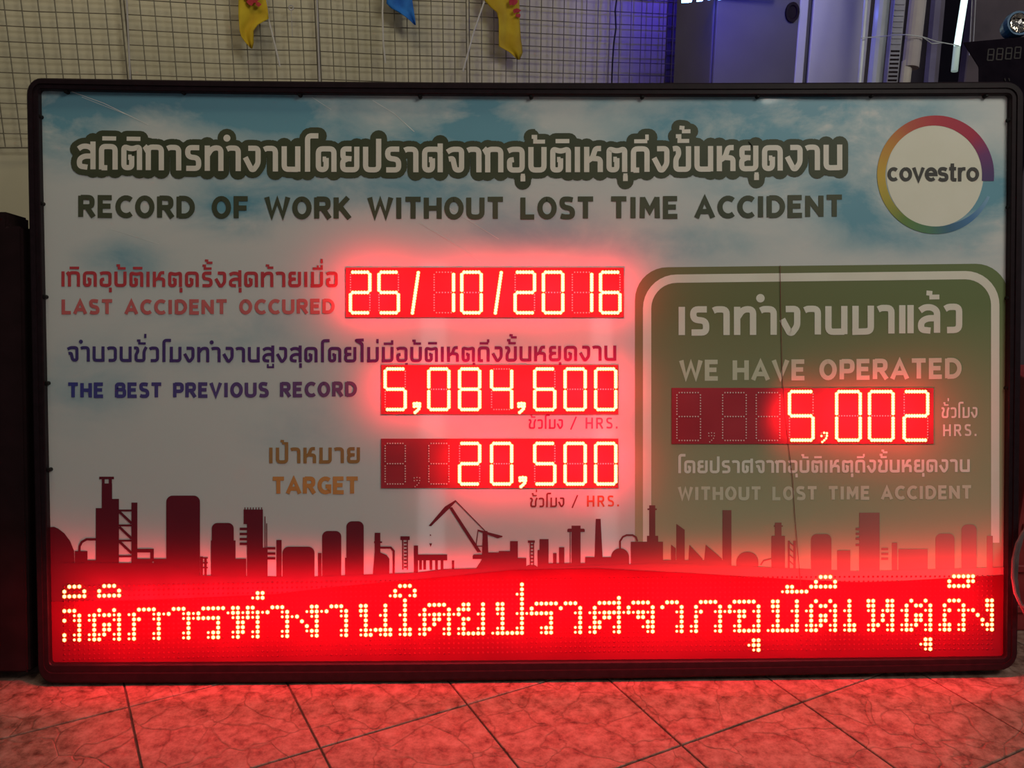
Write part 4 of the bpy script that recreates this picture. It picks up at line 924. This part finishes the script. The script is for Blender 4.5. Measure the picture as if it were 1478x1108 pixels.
# black display box on a stand, with a blue-rimmed lamp on top
bx_ = empty('display_box', at(1450, 110, 2.75)); bx_.location.z = 0
tag(bx_, 'black box with unlit digits standing behind the board, at its top right corner', 'display box')
b_ = bmesh.new(); D5 = 2.72
fr = [at(1389, 61, D5), at(1412, 97, D5), at(1412, 150, D5), at(1545, 150, D5), at(1545, 47, D5)]
bk_ = [p + Vector((.10, .16, .0)) for p in fr]
v1 = [b_.verts.new(p) for p in fr]; v2 = [b_.verts.new(p) for p in bk_]
b_.faces.new(v1); b_.faces.new(v2[::-1])
for i in range(5): b_.faces.new([v1[i], v2[i], v2[(i + 1) % 5], v1[(i + 1) % 5]])
bmesh.ops.recalc_face_normals(b_, faces=b_.faces[:]); bevel(b_, .004, 2)
blk = noisy(mat('black_plastic', (0.012, 0.010, 0.014), 0.8, spec=0.03), (0.006, 0.004, 0.008), (0.009, 0.006, 0.011), 30)
obj('housing', b_, blk, bx_)
dgm = noisy(mat('unlit_segments', (0.03, 0.025, 0.025), 0.6), (0.018, 0.013, 0.015), (0.026, 0.019, 0.02), 30)
def on5(x, y, off): return at(x, y, D5 - off)
for k, x in enumerate((1430, 1443, 1456, 1469)):
    b_ = bmesh.new()
    for (p, q) in (((-4, -8), (4, -8)), ((-4, 0), (4, 0)), ((-4, 8), (4, 8)), ((-4, -8), (-4, 8)), ((4, -8), (4, 8))):
        ribbon(b_, [(x + p[0] - p[1] * .1, 79 + p[1] - k), (x + q[0] - q[1] * .1, 79 + q[1] - k)], 1.8, .0012, fn=on5)
    obj('unlit_digit', b_, dgm, bx_)
b_ = bmesh.new()
for x in (1450, 1456): tube(b_, [on5(x, 113, .002), on5(x + 1, 117, .002)], .002, 6)
obj('power_light', b_, dgm, bx_)
b_ = bmesh.new(); q = at(1480, 140, 2.86); tube(b_, [Vector((q.x, q.y, .0)), Vector((q.x, q.y, .015))], .11, 20); tube(b_, [Vector((q.x, q.y, .01)), q], .022, 10); obj('stand', b_, blk, bx_); adopt(bx_)
lp = empty('reflector_lamp', at(1471, 50, 2.78)); tag(lp, 'blue-rimmed lamp with a faceted chrome reflector on top of the black box', 'lamp')
ctr = at(1471.5, 33, 2.76)
def ringm(rs, seg=24):
    b_ = bmesh.new(); rr = [[b_.verts.new(ctr - R2 * o_ + (R0 * math.cos(a * 6.28318 / seg) - R1 * math.sin(a * 6.28318 / seg)) * r) for a in range(seg)] for r, o_ in rs]
    for p, q in zip(rr, rr[1:]):
        for i in range(seg): b_.faces.new([p[i], p[(i + 1) % seg], q[(i + 1) % seg], q[i]])
    return b_, rr
b_, rr = ringm([(.030, .0), (.036, .0), (.038, -.02), (.03, -.055), (.001, -.06)]); bmesh.ops.recalc_face_normals(b_, faces=b_.faces[:])
obj('rim', b_, noisy(mat('blue_enamel', (0.02, 0.10, 0.22), 0.3), (0.015, 0.085, 0.19), (0.03, 0.12, 0.26), 20), lp)
b_, rr = ringm([(.030, .001), (.022, -.012), (.012, -.02), (.001, -.022)], 12)
for v in b_.verts: v.co += Vector((random.uniform(-1, 1), random.uniform(-1, 1), random.uniform(-1, 1))) * .003
obj('reflector', b_, noisy(mat('chrome', (0.8, 0.75, 0.7), 0.1, 1.0), (0.7, 0.65, 0.6), (0.9, 0.85, 0.8), 30), lp)
b_ = bmesh.new(); tube(b_, [ctr - Vector((0, 0, .036)) + R2 * .02, at(1471, 56, 2.79)], .006, 8); obj('bracket', b_, blk, lp); adopt(lp)
# blue light strip at the top of the picture
bl = empty('blue_led_strip', at(1010, 1, 3.2)); tag(bl, 'lit blue LED strip at the top edge, above the dark board', 'lamp')
b_ = bmesh.new(); a, c = at(975, -4, 3.22), at(1130, -7, 3.24); boxd(b_, a, c - a, (0, .02, 0), (0, 0, .012)); obj('strip_base', b_, slm, bl)
for k, (x, y) in enumerate(((987, 1.2), (991, 1), (994, 1), (997, .5), (1009, -.5), (1013, -1), (1025, -3), (1040, -3))):
    b_ = bmesh.new(); p = at(x, y, 3.19); boxd(b_, p - Vector((.0042, 0, .004)), (.0084, 0, 0), (0, .02, 0), (0, 0, .010)); obj('blue_led', b_, M.setdefault('blue_led', mat('blue_led', (0.3, 0.6, 1), 0.4, emit=(0.25, 0.55, 1.0), es=6)), bl)
b_ = bmesh.new(); tube(b_, [at(1060, -6, 3.23), at(1060, -6, 3.23) + Vector((0, .0, .3)), at(1060, -6, 3.23) + Vector((0, .0, .6))], .002, 6); obj('hanging_wire', b_, slm, bl); adopt(bl)
light('blue_led_light', 'AREA', at(1035, -14, 3.05), (0.06, 0.03, 1.0), 1.2, .25, at(1060, 60, 3.35))
light('blue_led_light', 'POINT', at(992, -10, 3.75), (0.05, 0.02, 1.0), 2.2, .0)
light('blue_led_light', 'POINT', at(1180, -20, 3.1), (0.15, 0.2, 1.0), 0.6, .0)

# ------------------------------------------------------------------ left: dark padded chair; right: red crate and looped cable
xr = min(B(37, 300).x, B(53, 980).x) - .005; Lc = (B(20, 306) - B(20, 985)).length
ch = empty('padded_case', (xr - .27, 0, 0)); ch.rotation_euler = (-LEAN, 0, 0)
tag(ch, 'tall dark padded case with a rounded top corner, leaning left of the board', 'case')
blf = noisy(mat('dark_upholstery', (0.03, 0.012, 0.014), 0.8, spec=.1), (0.014, 0.006, 0.007), (0.022, 0.009, 0.011), 12)
b_ = bmesh.new(); boxw(b_, -.55 + .27, .27, -.01, .10, .028, Lc)
bmesh.ops.bevel(b_, geom=[e for e in b_.edges if abs(e.verts[0].co.x - e.verts[1].co.x) < 1e-6 and abs(e.verts[0].co.z - e.verts[1].co.z) < 1e-6 and e.verts[0].co.z > .5], offset=.035, segments=6, affect='EDGES')
bmesh.ops.bevel(b_, geom=[e for e in b_.edges], offset=.006, segments=2, affect='EDGES')
obj('shell', b_, blf, ch)
b_ = bmesh.new(); boxw(b_, -.24, .20, -.020, .0, .09, Lc - .12); bevel(b_, .006, 2); obj('front_pocket', b_, blf, ch)
b_ = bmesh.new(); tube(b_, [(-.10, .045, Lc - .005), (-.09, .045, Lc + .02), (-.02, .045, Lc + .03), (.05, .045, Lc + .02), (.06, .045, Lc - .005)], .009, 8); obj('handle', b_, blf, ch)
red_m = noisy(mat('red_crate', (0.3, 0.03, 0.03), 0.5), (0.26, 0.02, 0.025), (0.34, 0.04, 0.04), 12)
cr = empty('stacked_crate', at(1500, 800, 2.6)); cr.location.z = 0; tag(cr, 'dark red crate just past the right edge of the board', 'crate')
p = at(1479, 700, 2.47); z1 = at(1479, 545, 2.47).z
b_ = bmesh.new(); boxw(b_, p.x, p.x + .4, p.y, p.y + .2, 0.0, z1); bevel(b_, .008, 2); obj('shell', b_, red_m, cr)
for k in range(5):
    b_ = bmesh.new(); z = .06 + k * (z1 - .1) / 5; boxw(b_, p.x + .01, p.x + .39, p.y - .008, p.y + .004, z, z + .02); bevel(b_, .002, 1); obj('rib', b_, red_m, cr)
b_ = bmesh.new(); boxw(b_, p.x - .006, p.x + .406, p.y - .01, p.y + .205, z1 - .03, z1 + .004); bevel(b_, .004, 2); obj('rim', b_, red_m, cr); adopt(cr)
b_ = bmesh.new(); cc = at(1500, 820, 2.30)
for k in range(4):
    r = .085 + .012 * k; tube(b_, [cc + Vector((-.02 + .012 * k, .004 * k, 0)) + Vector((math.cos(a * .4189) * r * .55, math.sin(a * .4189) * .02, math.sin(a * .4189) * r * 1.2)) for a in range(16)], .004, 6)
lowz = min(v.co.z for v in b_.verts); tube(b_, [Vector((cc.x, cc.y, lowz + .004)), Vector((cc.x + .02, cc.y + .02, .1)), Vector((cc.x + .06, cc.y + .05, .006)), Vector((cc.x + .3, cc.y + .1, .006))], .004, 6)
tag(centre(obj('cable_coil', b_, noisy(mat('grey_cable', (0.12, 0.09, 0.09), 0.4), (0.10, 0.07, 0.07), (0.16, 0.11, 0.11), 30))), 'loops of grey cable right of the board near the floor', 'cable')
bpy.context.view_layer.update()
